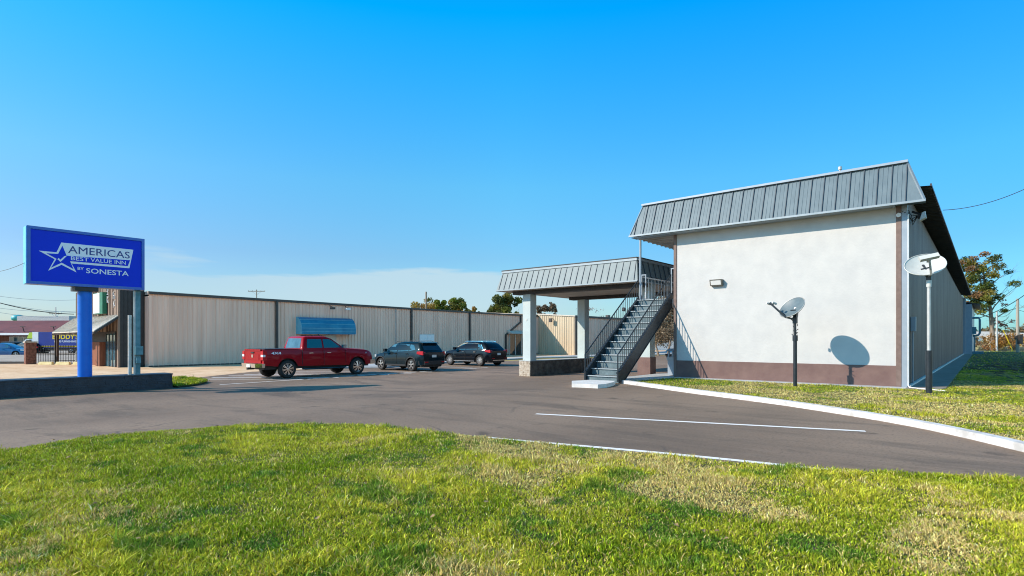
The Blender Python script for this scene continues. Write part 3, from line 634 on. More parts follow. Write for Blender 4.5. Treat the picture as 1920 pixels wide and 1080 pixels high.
part('front_stones', stone_face(MB(), (-15.66, 1.02), (-14.97, 1.02), (0, -1), -.3, .43, 4, lmin=.15, lmax=.35), 'stone_tan', sw)  # same stone on the sunlit front, painted paler
part('cap', MB().box(-15.66, -14.96, .99, 6.52, .43, .46), 'concrete', sw)

# ------------------------------------------------------------------ bin beside the wall
tb = thing('trash_bin', 'pale blue grey square litter bin with open hood beside the motel corner', 'bin', (-7.57, .95, .06))
part('body', MB().box(-7.80, -7.34, .75, 1.2, .08, .66), 'trim_grey', tb)
part('rim', MB().box(-7.83, -7.31, .72, 1.23, .66, .80), 'trim_light', tb)
for a in (-7.80, -7.40):
    for b in (.76, 1.13): part('upright', MB().box(a, a + .06, b, b + .06, .80, 1.02), 'trim_grey', tb)
part('hood', MB().prism([(-7.87, .69, 1.02), (-7.27, .69, 1.02), (-7.27, 1.26, 1.02), (-7.87, 1.26, 1.02)], [(-7.77, .8, 1.13), (-7.37, .8, 1.13), (-7.37, 1.15, 1.13), (-7.77, 1.15, 1.13)]), 'trim_grey', tb)
pl = thing('planter_urn', 'dark urn planter behind the brown based canopy post', 'planter', (-9.0, 3.3, .0))
part('bowl', MB().lathe([(.1, .25), (.16, .4), (.27, .7), (.31, .74), (.31, .8), (.25, .8)], 'z', (-8.62, 3.0, .06), 18), 'iron', pl, 40)
part('foot', MB().lathe([(.2, .0), (.2, .06), (.09, .12), (.1, .25)], 'z', (-8.62, 3.0, .06), 18), 'iron', pl, 40)

# ------------------------------------------------------------------ satellite dishes
def dish(name, label, a, b, pole_z, pr, c_pos, nrm, rx, ry, m, poles, up_hint, arm_end, lnb_m):
    t = thing(name, label, 'satellite dish', (a, b, .05), group='satellite dishes on poles beside the end wall')
    for (z0, z1_, r, mm) in poles: part('pole', MB().tube([(a, b, z0), (a, b, z1_)], r, 14), mm, t, 40)
    nn = Vector(nrm).normalized(); c = Vector(c_pos); u = nn.cross(Vector(up_hint)).normalized(); v = u.cross(nn)
    mb = MB(); rings = 8; seg = 36; vs = []
    for side in (0, 1):
        for i in range(rings + 1):
            for k in range(seg):
                q = i / rings; tt = 2 * math.pi * k / seg
                vs.append(c + u * (rx * q * math.cos(tt)) + v * (ry * q * math.sin(tt)) + nn * (.13 * rx * 2 * (q * q - 1) - side * .022))
    fs = []; S = (rings + 1) * seg
    for side in (0, 1):
        for i in range(rings):
            for k in range(seg):
                f = [side * S + i * seg + k, side * S + i * seg + (k + 1) % seg, side * S + (i + 1) * seg + (k + 1) % seg, side * S + (i + 1) * seg + k]
                if i == 0: f = [f[0], f[3], f[2]] if False else f
                fs.append(f if not side else f[::-1])
    for k in range(seg): fs.append([rings * seg + k, rings * seg + (k + 1) % seg, S + rings * seg + (k + 1) % seg, S + rings * seg + k])
    mb.add(vs, fs); rf = part('reflector', mb, m, t, 60, recalc=False)
    rim_ = MB().tube([c + u * (rx * math.cos(2 * math.pi * k / 36)) + v * (ry * math.sin(2 * math.pi * k / 36)) for k in range(37)], .011, 6, False)
    part('rim', rim_, 'galv' if m == 'dish_shade' else m, rf, 60)
    back = c - nn * (.28 * rx + .03)
    part('bracket', MB().beam(back + v * .1, (a, b, pole_z), .1, .12).box(a - .06, a + .06, b - .06, b + .06, pole_z - .12, pole_z + .08).beam(back - u * .1, back + u * .1, .16, .03), 'iron', t)
    st_ = c - v * ry * 1.0; en = Vector(arm_end)
    arm = part('feed_arm', MB().beam((a, b, pole_z), st_, .05, .05).beam(st_, en, .045, .055), 'iron' if lnb_m != 'white_paint' else 'galv', t)
    return t, en, u, v, nn
Rw = lambda x, y, z: (x * A.x + y * A.y, x * B.x + y * B.y, z)      # world direction -> site direction
# dish near the middle of the end wall, inner face painted in shade
a1, b1_ = -2.55, -1.67
t, en, u, v, nn = dish('satellite_dish', 'small dish with shade-grey painted face tilted up on a black pole before the white wall', a1, b1_, 2.10, .04,
    (a1 - .08, b1_ - .05, 2.48), (-.62, -1.0, .90), .43, .39, 'dish_shade',
    [(.0, 1.5, .055, 'iron'), (1.45, 1.62, .075, 'iron'), (1.55, 2.15, .035, 'iron')], (0, 0, 1), (a1 - .66, b1_ - .28, 2.63), 'iron')
mb = MB()
for k in (-.12, 0, .12):
    q = en + u * k; mb.tube([q, q + Vector((.03, .03, .03)) + nn * -.12], .035, 8)
part('feed_horn', mb, 'dish_white', t, 40)
mb = MB()
for k in range(7): mb.tube([(a1 + random.uniform(-.1, .1), b1_ + random.uniform(-.06, .06), 1.6 + k * .05), (a1 + random.uniform(-.1, .1), b1_, 1.66 + k * .05)], .01, 5)
mb.tube([en, (a1 - .3, b1_ - .1, 2.28), (a1 - .04, b1_ - .04, 2.05), (a1 - .05, b1_ - .03, 1.6)], .01, 5)
part('cable', mb, 'black_plastic', t, 40)
# white dish at the right corner
a2, b2 = .75, -1.68; wp = W(a2, b2)
d_cam = Rw(-.36, -.78, .60)
t, en, u, v, nn = dish('satellite_dish', 'large white oval dish on the tall pole at the motel corner', a2, b2, 3.20, .05,
    (a2 + Rw(-.10, 0, 0)[0], b2 + Rw(-.10, 0, 0)[1], 3.50), d_cam, .48, .36, 'dish_white',
    [(.0, 1.2, .075, 'iron'), (1.15, 2.95, .045, 'galv'), (2.9, 3.12, .06, 'dish_white')], Rw(-.22, 0, 1), (a2 + Rw(-.30, -.42, 0)[0], b2 + Rw(-.30, -.42, 0)[1], 3.62), 'white_paint')
part('feed_horn', MB().beam(en + u * .22 + v * .02, en - u * .22 + v * .02, .12, .1, nn).beam(en - nn * .02, en - nn * .14, .08, .08), 'dish_white', t)

# ------------------------------------------------------------------ pylon sign
sg = thing('pylon_sign', 'tall blue motel pole sign with white star logo rising from the stone planter', 'sign', (-21.3, -15.2, .25))
sa = -21.0
cb = part('cabinet', MB().box(sa - .42, sa - .03, -16.72, -13.50, 3.24, 5.06), 'blue_frame', sg)
part('cabinet_end', MB().box(sa - .41, sa - .04, -16.735, -16.722, 3.25, 5.05), 'sunlit_end', cb)
mb = MB(); y0, y1, zz0, zz1 = -16.72, -13.50, 3.24, 5.06; fw = .09
mb.box(sa - .03, sa + .03, y0, y1, zz0, zz0 + fw).box(sa - .03, sa + .03, y0, y1, zz1 - fw, zz1).box(sa - .03, sa + .03, y0, y0 + fw, zz0 + fw, zz1 - fw).box(sa - .03, sa + .03, y1 - fw, y1, zz0 + fw, zz1 - fw)
part('frame', mb, 'blue_frame', cb)
fc = part('face', MB().box(sa - .03, sa + .0, y0 + fw, y1 - fw, zz0 + fw, zz1 - fw), 'blue_face', cb)
X = lambda pts, d: [(sa + d, p[0], p[1]) for p in pts]
outer = [(-15.86, 4.63), (-13.84, 4.64), (-13.96, 3.98), (-15.59, 3.98), (-15.46, 3.70), (-15.85, 3.91), (-16.19, 3.69), (-16.03, 4.07), (-16.43, 4.30), (-15.98, 4.30)]
inner = [(-15.83, 4.53), (-15.72, 4.22), (-13.94, 4.26), (-14.01, 4.05), (-15.63, 4.05), (-15.54, 3.80), (-15.85, 3.98), (-16.12, 3.79), (-15.98, 4.09), (-16.24, 4.24), (-15.94, 4.25)]
check = [(-15.96, 4.08), (-15.93, 4.12), (-15.88, 4.07), (-15.78, 4.20), (-15.71, 4.22), (-15.88, 4.00)]
part('logo_banner', MB().poly(X(outer, .001), (.006, 0, 0)), 'letter_white', fc)
part('logo_star', MB().poly(X(inner, .008), (.004, 0, 0)), 'blue_face', fc)
part('check_mark', MB().poly(X(check, .013), (.004, 0, 0)), 'letter_white', fc)
def stext(s, b0, z0, w_, h_, d, m, bold=0.02):
    part('lettering', text_mb(s, lambda u, v, k: (sa + d, b0 + u, z0 + v), (w_, h_), bold), m, fc, recalc=False)
stext('AMERICAS', -15.68, 4.315, 1.73, .235, .013, 'letter_blue', .0)
for s_, b_, w_ in (('BEST', -15.61, .48), ('VALUE', -15.08, .60), ('INN', -14.40, .33)): stext(s_, b_, 4.09, w_, .125, .016, 'letter_white', .006)
stext('BY', -15.43, 3.79, .17, .095, .005, 'letter_white', .012)
stext('SONESTA', -15.2, 3.70, 1.22, .17, .005, 'letter_white', .012)
part('pole', MB().tube([(-21.27, -15.17, .2), (-21.27, -15.17, 3.2)], .20, 24), 'blue_pole', sg, 40)
part('pole_collar', MB().box(-21.55, -21.0, -15.5, -14.85, 3.1, 3.235), 'black_beam', sg)
sp = part('support_post', MB().box(-21.4, -21.2, -13.72, -13.56, .2, 3.24), 'teal_steel', sg)
part('conduit', MB().tube([(-21.3, -13.86, .2), (-21.3, -13.86, 2.35)], .06, 10), 'galv', sg, 40)
part('conduit', MB().tube([(-21.2, -13.74, .2), (-21.2, -13.74, 3.2)], .03, 8), 'galv', sg, 40)
part('switch_box', MB().box(-21.19, -21.05, -13.76, -13.52, .95, 1.25).box(-21.19, -21.08, -13.72, -13.58, .65, .85), 'teal_steel', sp)
pt = thing('stone_planter', 'long low stacked stone planter wall in painted dark blue shade under the pole sign', 'planter', (-21.3, -16, -.3))
mb = MB().box(-21.75, -20.98, -19.9, -12.62, -.35, .2)
part('core', mb, 'planter_stone_shade', pt)
part('side_stones', stone_face(MB(), (-20.98, -19.9), (-20.98, -12.62), (1, 0), -.3, .2, 8, .045, .09, .15, .6), 'planter_stone_shade', pt)
part('end_stones', stone_face(MB(), (-21.75, -12.62), (-20.97, -12.62), (0, 1), -.3, .2, 9), 'planter_stone_shade', pt)
part('cap', MB().box(-21.78, -20.94, -19.95, -12.59, .2, .245), 'planter_stone_shade', pt)

# ------------------------------------------------------------------ warehouse
wa = -39.6
wh = thing('warehouse', 'long beige ribbed metal warehouse with dark gutter behind the parked cars', 'building', (wa, 12, -.3))
zr = lambda b: 4.58 - .0062 * (b + 7.6)
part('wall', MB().box(-50.4, wa - .05, -7.6, 33.8, -.35, 4.3), 'beige', wh)
part('ribbed_wall', rib_sheet(MB(), (wa, -7.6), (wa, 33.8), (1, 0), -.3, lambda t: zr(t - 7.6) - .1, .30, .06, .035, .03), 'beige', wh, recalc=False)
part('gutter', MB().prism([(wa - .05, -7.62, zr(-7.6) - .16), (wa + .16, -7.62, zr(-7.6) - .16), (wa + .16, 33.8, zr(33.8) - .16), (wa - .05, 33.8, zr(33.8) - .16)], [(wa - .05, -7.62, zr(-7.6)), (wa + .16, -7.62, zr(-7.6)), (wa + .16, 33.8, zr(33.8)), (wa - .05, 33.8, zr(33.8))]), 'dark_trim', wh)
part('roof', MB().prism([(-50.4, -7.6, 4.4), (wa - .1, -7.6, 4.4), (wa - .1, 33.8, 4.2), (-50.4, 33.8, 4.2)], [(-50.4, -7.6, 4.5), (wa - .1, -7.6, 4.62), (wa - .1, 33.8, 4.34), (-50.4, 33.8, 4.3)]), 'rooftan', wh)
part('base_flashing', MB().box(wa - .02, wa + .06, -7.6, 33.8, -.3, -.22), 'dark_trim', wh)
for b in (.95, 14.1, 21.9): part('downspout', MB().box(wa + .06, wa + .2, b - .08, b + .08, -.25, zr(b) - .1), 'dark_trim', wh)
part('downspout', MB().beam((wa + .14, 30.3, zr(30) - .1), (wa + .14, 30.3, 3.4), .15, .15).beam((wa + .14, 30.35, 3.5), (wa + .14, 27.7, 2.0), .15, .15).beam((wa + .14, 27.7, 2.05), (wa + .14, 27.7, -.2), .15, .15), 'dark_trim', wh)
part('conduit', MB().tube([(wa + .08, 12.3, -.2), (wa + .08, 12.3, 4.3)], .04, 6), 'galv', wh)
aw = MB(); prf = [(0, 3.25), (.32, 3.2), (.58, 3.02), (.78, 2.7), (.86, 2.35), (.86, 1.9), (0, 1.9)]
aw.prism([(wa + .06 + x, 2.55, z) for x, z in prf], [(wa + .06 + x, 7.45, z) for x, z in prf])
awp = part('awning', aw, 'blue_awning', wh, 50)
part('awning_end', MB().poly([(wa + .06 + x, 2.545, z) for x, z in prf], (0, -.01, 0)), 'awning_end', awp)
mb = MB()
for z in (3.03, 2.71, 2.36, 2.1): mb.box(wa + .06, wa + .06 + {3.03: .59, 2.71: .79, 2.36: .87, 2.1: .872}[z], 2.56, 7.44, z, z + .02)
part('awning_rib', mb, 'awning_end', awp)
dr = part('door', MB().box(wa + .05, wa + .1, 5.1, 6.1, -.28, 1.85), 'grey_door', wh)
part('window', MB().box(wa + .05, wa + .09, 3.0, 4.8, .6, 1.8), 'glass', wh)
part('shutter', MB().box(wa + .06, wa + .18, 15.1, 15.98, 1.1, 1.95).box(wa + .06, wa + .18, 16.0, 16.9, 1.1, 1.95), 'white_paint', wh)
for b in (5.5, 6.95):
    f = part('flood_light', MB().beam((wa + .1, b, 4.25), (wa + .5, b, 4.1), .05, .05), 'black_plastic', wh)
    part('lamp_head', MB().box(wa + .42, wa + .62, b - .18, b + .18, 3.95, 4.12), 'white_paint' if b > 6 else 'dark_trim', f)
mb = MB().box(wa + .05, wa + .1, 28.3, 31.4, -.28, 2.05)
dd = part('entrance_door', mb, 'glass', wh)
part('door_frame', MB().box(wa + .1, wa + .14, 28.3, 28.4, -.28, 2.05).box(wa + .1, wa + .14, 29.3, 29.4, -.28, 2.05).box(wa + .1, wa + .14, 30.4, 30.5, -.28, 2.05), 'galv', dd)
part('door_hood', MB().prism([(wa, 28.0, 2.12), (wa + .9, 28.0, 2.12), (wa + .9, 31.8, 2.12), (wa, 31.8, 2.12)], [(wa, 28.0, 2.5), (wa + .1, 28.0, 2.5), (wa + .1, 31.8, 2.5), (wa, 31.8, 2.5)]), 'tin', wh)
an = thing('warehouse_wing', 'sunlit cream ribbed metal wing seen between the canopy posts', 'building', (-34.4, 34, -.3))
ba = 33.8; ac = -34.35
part('wall', MB().box(wa, ac - .06, ba + .06, 49.5, -.35, 4.0), 'beige', an)
mb = MB(); rib_sheet(mb, (wa + .02, ba), (ac, ba), (0, -1), -.3, lambda t: 4.5 - .36 * t / 5.25, .32, .05); part('front_wall', mb, 'beige_lit', an, recalc=False)
mb = MB(); rib_sheet(mb, (ac, ba), (ac, 49.5), (1, 0), -.3, lambda t: 4.08, .32, .05); part('side_wall', mb, 'beige', an, recalc=False)
part('roof_edge', MB().prism([(wa, ba - .12, 4.46), (ac + .15, ba - .12, 4.1), (ac + .15, ba + .02, 4.1), (wa, ba + .02, 4.46)], [(wa, ba - .12, 4.58), (ac + .15, ba - .12, 4.22), (ac + .15, ba + .02, 4.22), (wa, ba + .02, 4.58)]), 'tin', an)
part('gutter', MB().box(ac - .05, ac + .2, ba, 49.5, 4.02, 4.24), 'dark_trim', an)
part('corner_trim', MB().box(ac, ac + .14, ba + .02, ba + .5, -.3, 4.05), 'dark_trim', an)
part('roof', MB().prism([(wa, ba, 4.45), (ac, ba, 4.12), (ac, 49.5, 4.12), (-60, 49.5, 5.6), (-60, ba, 5.6)], [(wa, ba, 4.5), (ac, ba, 4.17), (ac, 49.5, 4.17), (-60, 49.5, 5.7), (-60, ba, 5.7)]), 'rooftan', an)
f = part('flood_light', MB().beam((-37.4, ba - .1, 4.0), (-37.4, ba - .5, 3.8), .06, .06), 'dark_trim', an)
part('lamp_head', MB().box(-37.6, -37.2, ba - .6, ba - .4, 3.5, 3.95), 'dark_trim', f)
f = part('pole_light', MB().tube([(ac - 1, 48, 4.1), (ac - 1, 48, 5.6)], .06, 6).beam((ac - 1.5, 48, 5.3), (ac - .5, 48, 5.3), .06, .06), 'dark_trim', an)
for d_ in (-.5, .5): part('lamp_head', MB().lathe([(.12, -.15), (.28, .0), (.28, .12), (.1, .2)], 'y', (ac - 1 + d_, 47.9, 5.55), 12), 'dark_trim', f, 40)
part('roof_vent', MB().box(ac - .8, ac - .4, 42, 42.5, 4.1, 4.55), 'dark_trim', an)

# ------------------------------------------------------------------ timber shop front at the near end of the warehouse
sh = thing('timber_storefront', 'dark weathered timber shop front with a pale tin awning', 'building', (-45, -9, -.3))
fb = -9.0; ar = -40.35; al = -50.6
part('wall', MB().box(al, ar, fb, -7.62, -.3, 5.0), 'black_beam', sh)
mb = MB(); mb2 = MB(); a = al
while a < ar - .1:
    wd = .22; (mb2 if random.random() < .35 else mb).box(a + .01, a + wd - .015, fb - .03 - random.uniform(0, .015), fb, 2.0 if a < ar - .6 else -.3, 5.0 + random.uniform(-.06, .06)); a += wd
part('front_boards', mb, 'wood_dark', sh); part('front_boards', mb2, 'wood_light', sh)
mb = MB(); b = fb
while b < -7.7: mb.box(ar, ar + .03 + random.uniform(0, .015), b + .01, b + .2, -.3, 5.0 + random.uniform(-.05, .05)); b += .22
part('side_boards', mb, 'black_beam', sh)
part('corner_board', MB().box(ar - .22, ar + .05, fb - .1, fb - .03, -.3, 5.05), 'wood_light', sh)
mb = MB()
for a in (al + .9, al + 3.2, al + 6.3, al + 8.3): mb.box(a, a + .05, fb - .065, fb - .046, 3.0, 5.0)
part('batten', mb, 'wood_light', sh)
awm = part('awning', MB().prism([(al - .5, fb - 1.35, 1.93), (ar, fb - 1.35, 1.98), (ar, fb - .05, 3.0), (al - .5, fb - .05, 3.0)], [(al - .5, fb - 1.35, 1.99), (ar, fb - 1.35, 2.04), (ar, fb - .05, 3.06), (al - .5, fb - .05, 3.06)]), 'tin', sh)
mb = MB()
for i in range(34): mb.beam((al - .35 + i * .315, fb - 1.36, 2.02), (al - .35 + i * .315, fb - .06, 3.08), .03, .03)
part('seam', mb, 'tin', awm)
mb = MB()
for i in range(34): mb.box(al - .45 + i * .315, al - .3 + i * .315, fb - 1.38, fb - 1.33, 1.8, 1.93)
part('valance', mb, 'wood_dark', awm)
part('awning_bracket', MB().beam((ar + .02, fb - 1.3, 1.95), (ar + .02, fb - .03, 2.93), .06, .12).beam((ar, fb - 1.3, 1.9), (al, fb - 1.3, 1.9), .1, .1), 'black_beam', sh)
for a in (al + .2, al + .75, -44.2): part('awning_post', MB().box(a, a + .14, fb - 1.35, fb - 1.22, -.3, 1.9), 'wood_dark', sh)
part('lower_boards', MB().box(al + 1.5, -43.9, fb - .05, fb, -.3, 1.3), 'wood_red', sh)
part('lower_boards', MB().box(-44.0, -43.1, fb - .4, fb - .06, -.3, 1.3), 'wood_red', sh)
sd = part('glass_door', MB().box(-42.9, -40.95, fb - .07, fb - .03, -.28, 1.9), 'glass_blue', sh)
mb = MB()
for a in (-42.95, -42.3, -41.55, -40.95): mb.box(a, a + .1, fb - .1, fb - .07, -.28, 1.9)
mb.box(-42.95, -40.85, fb - .1, fb - .07, 1.86, 2.0)
part('door_frame', mb, 'black_beam', sd)
gs = part('wall_sign', MB().box(-44.9, -42.85, fb - .3, fb - .05, 3.2, 4.62), 'green', sh)
part('sign_panel', MB().box(-44.88, -43.45, fb - .32, fb - .3, 3.25, 4.58), 'white_paint', gs)
def glyph(a, z, s, k):
    pats = [[(0, 0, 0, 1), (0, 1, .6, 1), (0, .5, .5, .5), (.6, 0, .6, .5)], [(0, 0, .5, 1), (.5, 1, 0, .6), (0, .6, .6, .2)], [(0, 1, .6, 1), (.3, 1, .3, 0), (0, 0, .6, 0), (0, .5, .6, .5)], [(0, 0, 0, 1), (0, .5, .6, 1), (0, .5, .6, 0)]]
    mb = MB()
    for (x0, y0_, x1, y1_) in pats[k % 4]: mb.beam((a + x0 * s, fb - .07, z + y0_ * s), (a + x1 * s, fb - .07, z + y1_ * s), .02, .05, (0, 1, 0))
    return mb
for i, (a, z) in enumerate([(-49.8, 4.2), (-49.7, 3.5), (-42.75, 4.45), (-42.7, 3.9), (-41.4, 4.1), (-41.35, 3.55), (-45.6, 4.75)]): part('brand_mark', glyph(a, z, .45, i), 'white_paint', sh)

# ------------------------------------------------------------------ street side on the left: pillar, fence, wheel stops
def wAB(x, y): return AB(x, y)
pa_, pb_ = AB(-34.9, 41.0)
pr_ = thing('brick_pillar', 'red brick gate pillar at the left end of the iron fence', 'pillar', (pa_, pb_, -.3))
mb = MB(); rr = random.Random(5)
mb.box(pa_ - .3, pa_ + .3, pb_ - .3, pb_ + .3, -.3, 1.25)
for f_ in (((pa_ - .3, pb_ - .3), (pa_ + .3, pb_ - .3), (0, -1)), ((pa_ + .3, pb_ - .3), (pa_ + .3, pb_ + .3), (1, 0))): stone_face(mb, f_[0], f_[1], f_[2], -.3, 1.25, 6, .07, .08, .2, .22, .012)
part('shaft', mb, 'brick', pr_); part('cap', MB().box(pa_ - .36, pa_ + .36, pb_ - .36, pb_ + .36, 1.25, 1.34), 'stone_tan', pr_)
q0 = Vector((*AB(-34.5, 41.6), 0)); q1 = Vector((*AB(-33.0, 43.6), 0)); q1 = Vector((*AB(-34.3, 44.4), 0)); q1 = q0 + (q1 - q0)
fe = thing('iron_fence', 'black iron picket fence between the brick pillar and the timber shop', 'fence', (q0.x, q0.y, -.3))
p0 = Vector((*AB(-34.55, 41.3), 0)); p1 = Vector((*AB(-33.0, 43.0), 0)); p1 = Vector((*AB(-33.3, 42.8), 0))
p1 = Vector((*AB(-32.9, 42.6), 0))
mb = MB()
for z in (-.1, .35, .95): mb.beam(p0 + Vector((0, 0, z)), p1 + Vector((0, 0, z)), .04, .04)
part('rail', mb, 'black_beam', fe)
mb = MB(); nb = 22
for i in range(nb + 1):
    p = p0.lerp(p1, i / nb); mb.beam(p + Vector((0, 0, -.3)), p + Vector((0, 0, 1.05)), .025, .025)
part('pickets', mb, 'black_beam', fe)
l0 = Vector((*AB(-60, 41.2), 0)); l1 = Vector((*AB(-35.3, 41.1), 0))
single('cable_rail', MB().beam(l0 + Vector((0, 0, -.2)), l1 + Vector((0, 0, -.2)), .1, .16), 'dark_trim', 'low dark kerb rail running left from the brick pillar', 'rail', (l1.x, l1.y, -.3))
stops = [(-33.1, 40.2, 'leftmost cream wheel stop at the foot of the iron fence'), (-31.8, 40.1, 'cream wheel stop between two others before the iron fence'), (-30.5, 40.0, 'cream wheel stop nearest the timber shop posts'), (-27.4, 38.2, 'cream wheel stop just right of the blue sign pole')]
first = None
for x, y, lab in stops:
    a, b = AB(x, y)
    if first is None:
        mb = MB().prism([(-.5, -.12, 0), (.5, -.12, 0), (.5, .12, 0), (-.5, .12, 0)], [(-.47, -.07, .2), (.47, -.07, .2), (.47, .07, .2), (-.47, .07, .2)])
        first = single('wheel_stop', mb, 'stop_yellow', lab, 'wheel stop', (0, 0, 0), group='wheel stops by the timber shop'); o = first
    else: o = copy_thing(first, lab)
    o.location = (x, y, -.3); o.rotation_euler = (0, 0, R(-3))

# ------------------------------------------------------------------ cars
def wheel(parent, x, y, r, wdt, side, rim_m, spokes=5, rim_r=.68):
    mb = MB().lathe([(r * .66, -wdt / 2), (r * .9, -wdt / 2), (r * .985, -wdt * .32), (r, 0), (r * .985, wdt * .32), (r * .9, wdt / 2), (r * .66, wdt / 2)], 'y', (x, y, r), 28, True)
    t = part('wheel', mb, 'tyre', parent, 40)
    yo = y + side * (wdt / 2 - .03); R0 = r * rim_r
    mb = MB().lathe([(R0 * .92, 0), (R0, -.02 * side), (R0, .02 * side), (R0 * .9, .022 * side)], 'y', (x, yo, r), 24, True)
    mb.lathe([(R0 * .2, 0), (R0 * .2, .03 * side), (R0 * .1, .035 * side)], 'y', (x, yo, r), 12)
    for k in range(spokes):
        t_ = 2 * math.pi * (k + .2) / spokes; c, s = math.cos(t_), math.sin(t_)
        for dt in (-.13, .13):
            c2, s2 = math.cos(t_ + dt), math.sin(t_ + dt)
            mb.beam((x + c * R0 * .15, yo + side * .018, r + s * R0 * .15), (x + c2 * R0 * .95, yo + side * .006, r + s2 * R0 * .95), .035, .03, (0, 1, 0))
    part('rim', mb, rim_m, t, 30)
    part('hub_well', MB().lathe([(R0 * .98, -side * .1), (R0 * .98, -side * .06)], 'y', (x, yo, r), 20), 'black_plastic', t, 40)
    return t
def car(spec, name, label, cat, loc, rotw, group=None):
    t = thing(name, label, cat, (0, 0, 0), local=True, group=group); t.location = loc; t.rotation_euler = (0, 0, rotw)
    S = spec; hw = S['hw']; x0, x1 = S['x0'], S['x1']; R_ = S['arch']; wx = S['wheels']; wr = S['wr']
    def interp(tab, x):
        if x <= tab[0][0]: return tab[0][1]
        for (xa, va), (xb, vb) in zip(tab, tab[1:]):
            if x <= xb: return va + (vb - va) * (x - xa) / (xb - xa)
        return tab[-1][1]
    xs = sorted(set([x0 + (x1 - x0) * i / 110 for i in range(111)] + [w_ + s_ * R_ for w_ in wx for s_ in (-1, 1)]))
    def arch(x):
        z = interp(S['sill'], x)
        for w_ in wx:
            if abs(x - w_) < R_: z = max(z, wr + math.sqrt(max(R_ * R_ - (x - w_) ** 2, 0)) - .0)
        return z
    vs = []; K = 9
    for x in xs:
        e0 = min(1, (x - x0) / S.get('er', .35)); e1 = min(1, (x1 - x) / S.get('ef', .6))
        wv = hw * (1 - S.get('tr', .10) * (1 - e0) ** 2.2) * (1 - S.get('tf', .18) * (1 - e1) ** 2.2)
        zb = arch(x); belt = interp(S['belt'], x); topz = interp(S['top'], x)
        fl = 0
        for w_ in wx: fl = max(fl, .025 * max(0, 1 - abs(abs(x - w_) - R_ * .9) / .25)) if abs(x - w_) < R_ + .2 else fl
        sec = []
        for k in range(6):
            q = k / 5; z = zb + (belt - zb) * q; zq = (z - .2) / (belt - .2)
            yy = wv * (.955 + .045 * math.sin(min(max(zq, 0), 1) * math.pi * .95)) - wv * .05 * max(0, zq - .8) / .2 + fl * (1 - q)
            sec.append((yy, z))
        sec += [(wv * .87, belt + (topz - belt) * .55), (wv * .6, belt + (topz - belt) * .9), (0, topz)]
        for (y, z) in sec: vs.append((x, y, z))
        for (y, z) in sec[:-1][::-1]: vs.append((x, -y, z))
    P = 2 * K - 1; fs = []
    for i in range(len(xs) - 1):
        for k in range(P - 1): fs.append([i * P + k, i * P + k + 1, (i + 1) * P + k + 1, (i + 1) * P + k])
    fs.append(list(range(P))); fs.append([(len(xs) - 1) * P + k for k in range(P)][::-1])
    body = part('body', MB().add(vs, fs), S['paint'], t, 35)
    part('underbody', MB().box(x0 + .12, x1 - .15, -(hw - .24), hw - .24, S.get('ub', .24), interp(S['belt'], 0) - .12), 'black_plastic', t)
    # cabin: stacked rounded outlines
    cab = S['cab']       # list of (z, xr, xf, halfwidth)
    def ring(z, xr, xf, wd, rad=.12):
        pts = []
        for (cx_, cy_, a0) in ((xf - rad, wd - rad, 0), (xr + rad, wd - rad, 90), (xr + rad, -wd + rad, 180), (xf - rad, -wd + rad, 270)):
            for k in range(4): an_ = R(a0 + 30 * k); pts.append((cx_ + rad * math.cos(an_), cy_ + rad * math.sin(an_), z))
        return pts
    mb = MB(); vs = []; n_ = 16
    for (z, xr, xf, wd) in cab: vs += ring(z, xr, xf, wd, S.get('crad', .10))
    fs = [[i * n_ + k, i * n_ + (k + 1) % n_, (i + 1) * n_ + (k + 1) % n_, (i + 1) * n_ + k] for i in range(len(cab) - 1) for k in range(n_)]
    fs.append([(len(cab) - 1) * n_ + k for k in range(n_)]); mb.add(vs, fs)
    cb_o = part('cabin', mb, S['paint'], t, 50)
    def at_z(z):
        for c0, c1 in zip(cab, cab[1:]):
            if z <= c1[0] + 1e-6:
                q = (z - c0[0]) / (c1[0] - c0[0]); return [c0[i] + (c1[i] - c0[i]) * q for i in (1, 2, 3)]
        return cab[-1][1:]
    for side in (1, -1):
        for pg in S['side_windows']:
            pts = [(x, side * (at_z(z)[2] + .006), z) for x, z in pg]
            part('window', MB().poly(pts, (0, -side * .02, 0)), S.get('glass', 'glass'), cb_o)
        if S.get('win_trim'):
            mb = MB(); pg = S['win_trim']
            for i in range(len(pg) - 1):
                (xa, za), (xb, zb_) = pg[i], pg[i + 1]; mb.beam((xa, side * (at_z(za)[2] + .012), za), (xb, side * (at_z(zb_)[2] + .012), zb_), .02, .03, (0, 0, 1) if abs(za - zb_) < abs(xa - xb) else (1, 0, 0))
            part('window_trim', mb, 'chrome', cb_o)
    for key, ix in (('windshield', 1), ('rear_window', 0)):
        za, zb_, ya = S[key]; sgn = 1 if ix == 1 else -1; pts = []
        for z, yw in ((za, ya), (zb_, ya - .06)):
            for yy in ((-yw, yw) if z == za else (yw, -yw)): pts.append((at_z(z)[ix] + sgn * .008, yy, z))
        part(key, MB().poly(pts, (-sgn * .02, 0, 0)), 'glass_blue' if key == 'rear_window' and S.get('blue_rear') else 'glass', cb_o)
    for w_ in wx:
        for side in (1, -1): wheel(t, w_, side * (hw - S.get('wi', .12)), wr, S.get('ww', .22), side, S['rim'], S.get('spokes', 5), S.get('rim_r', .7))
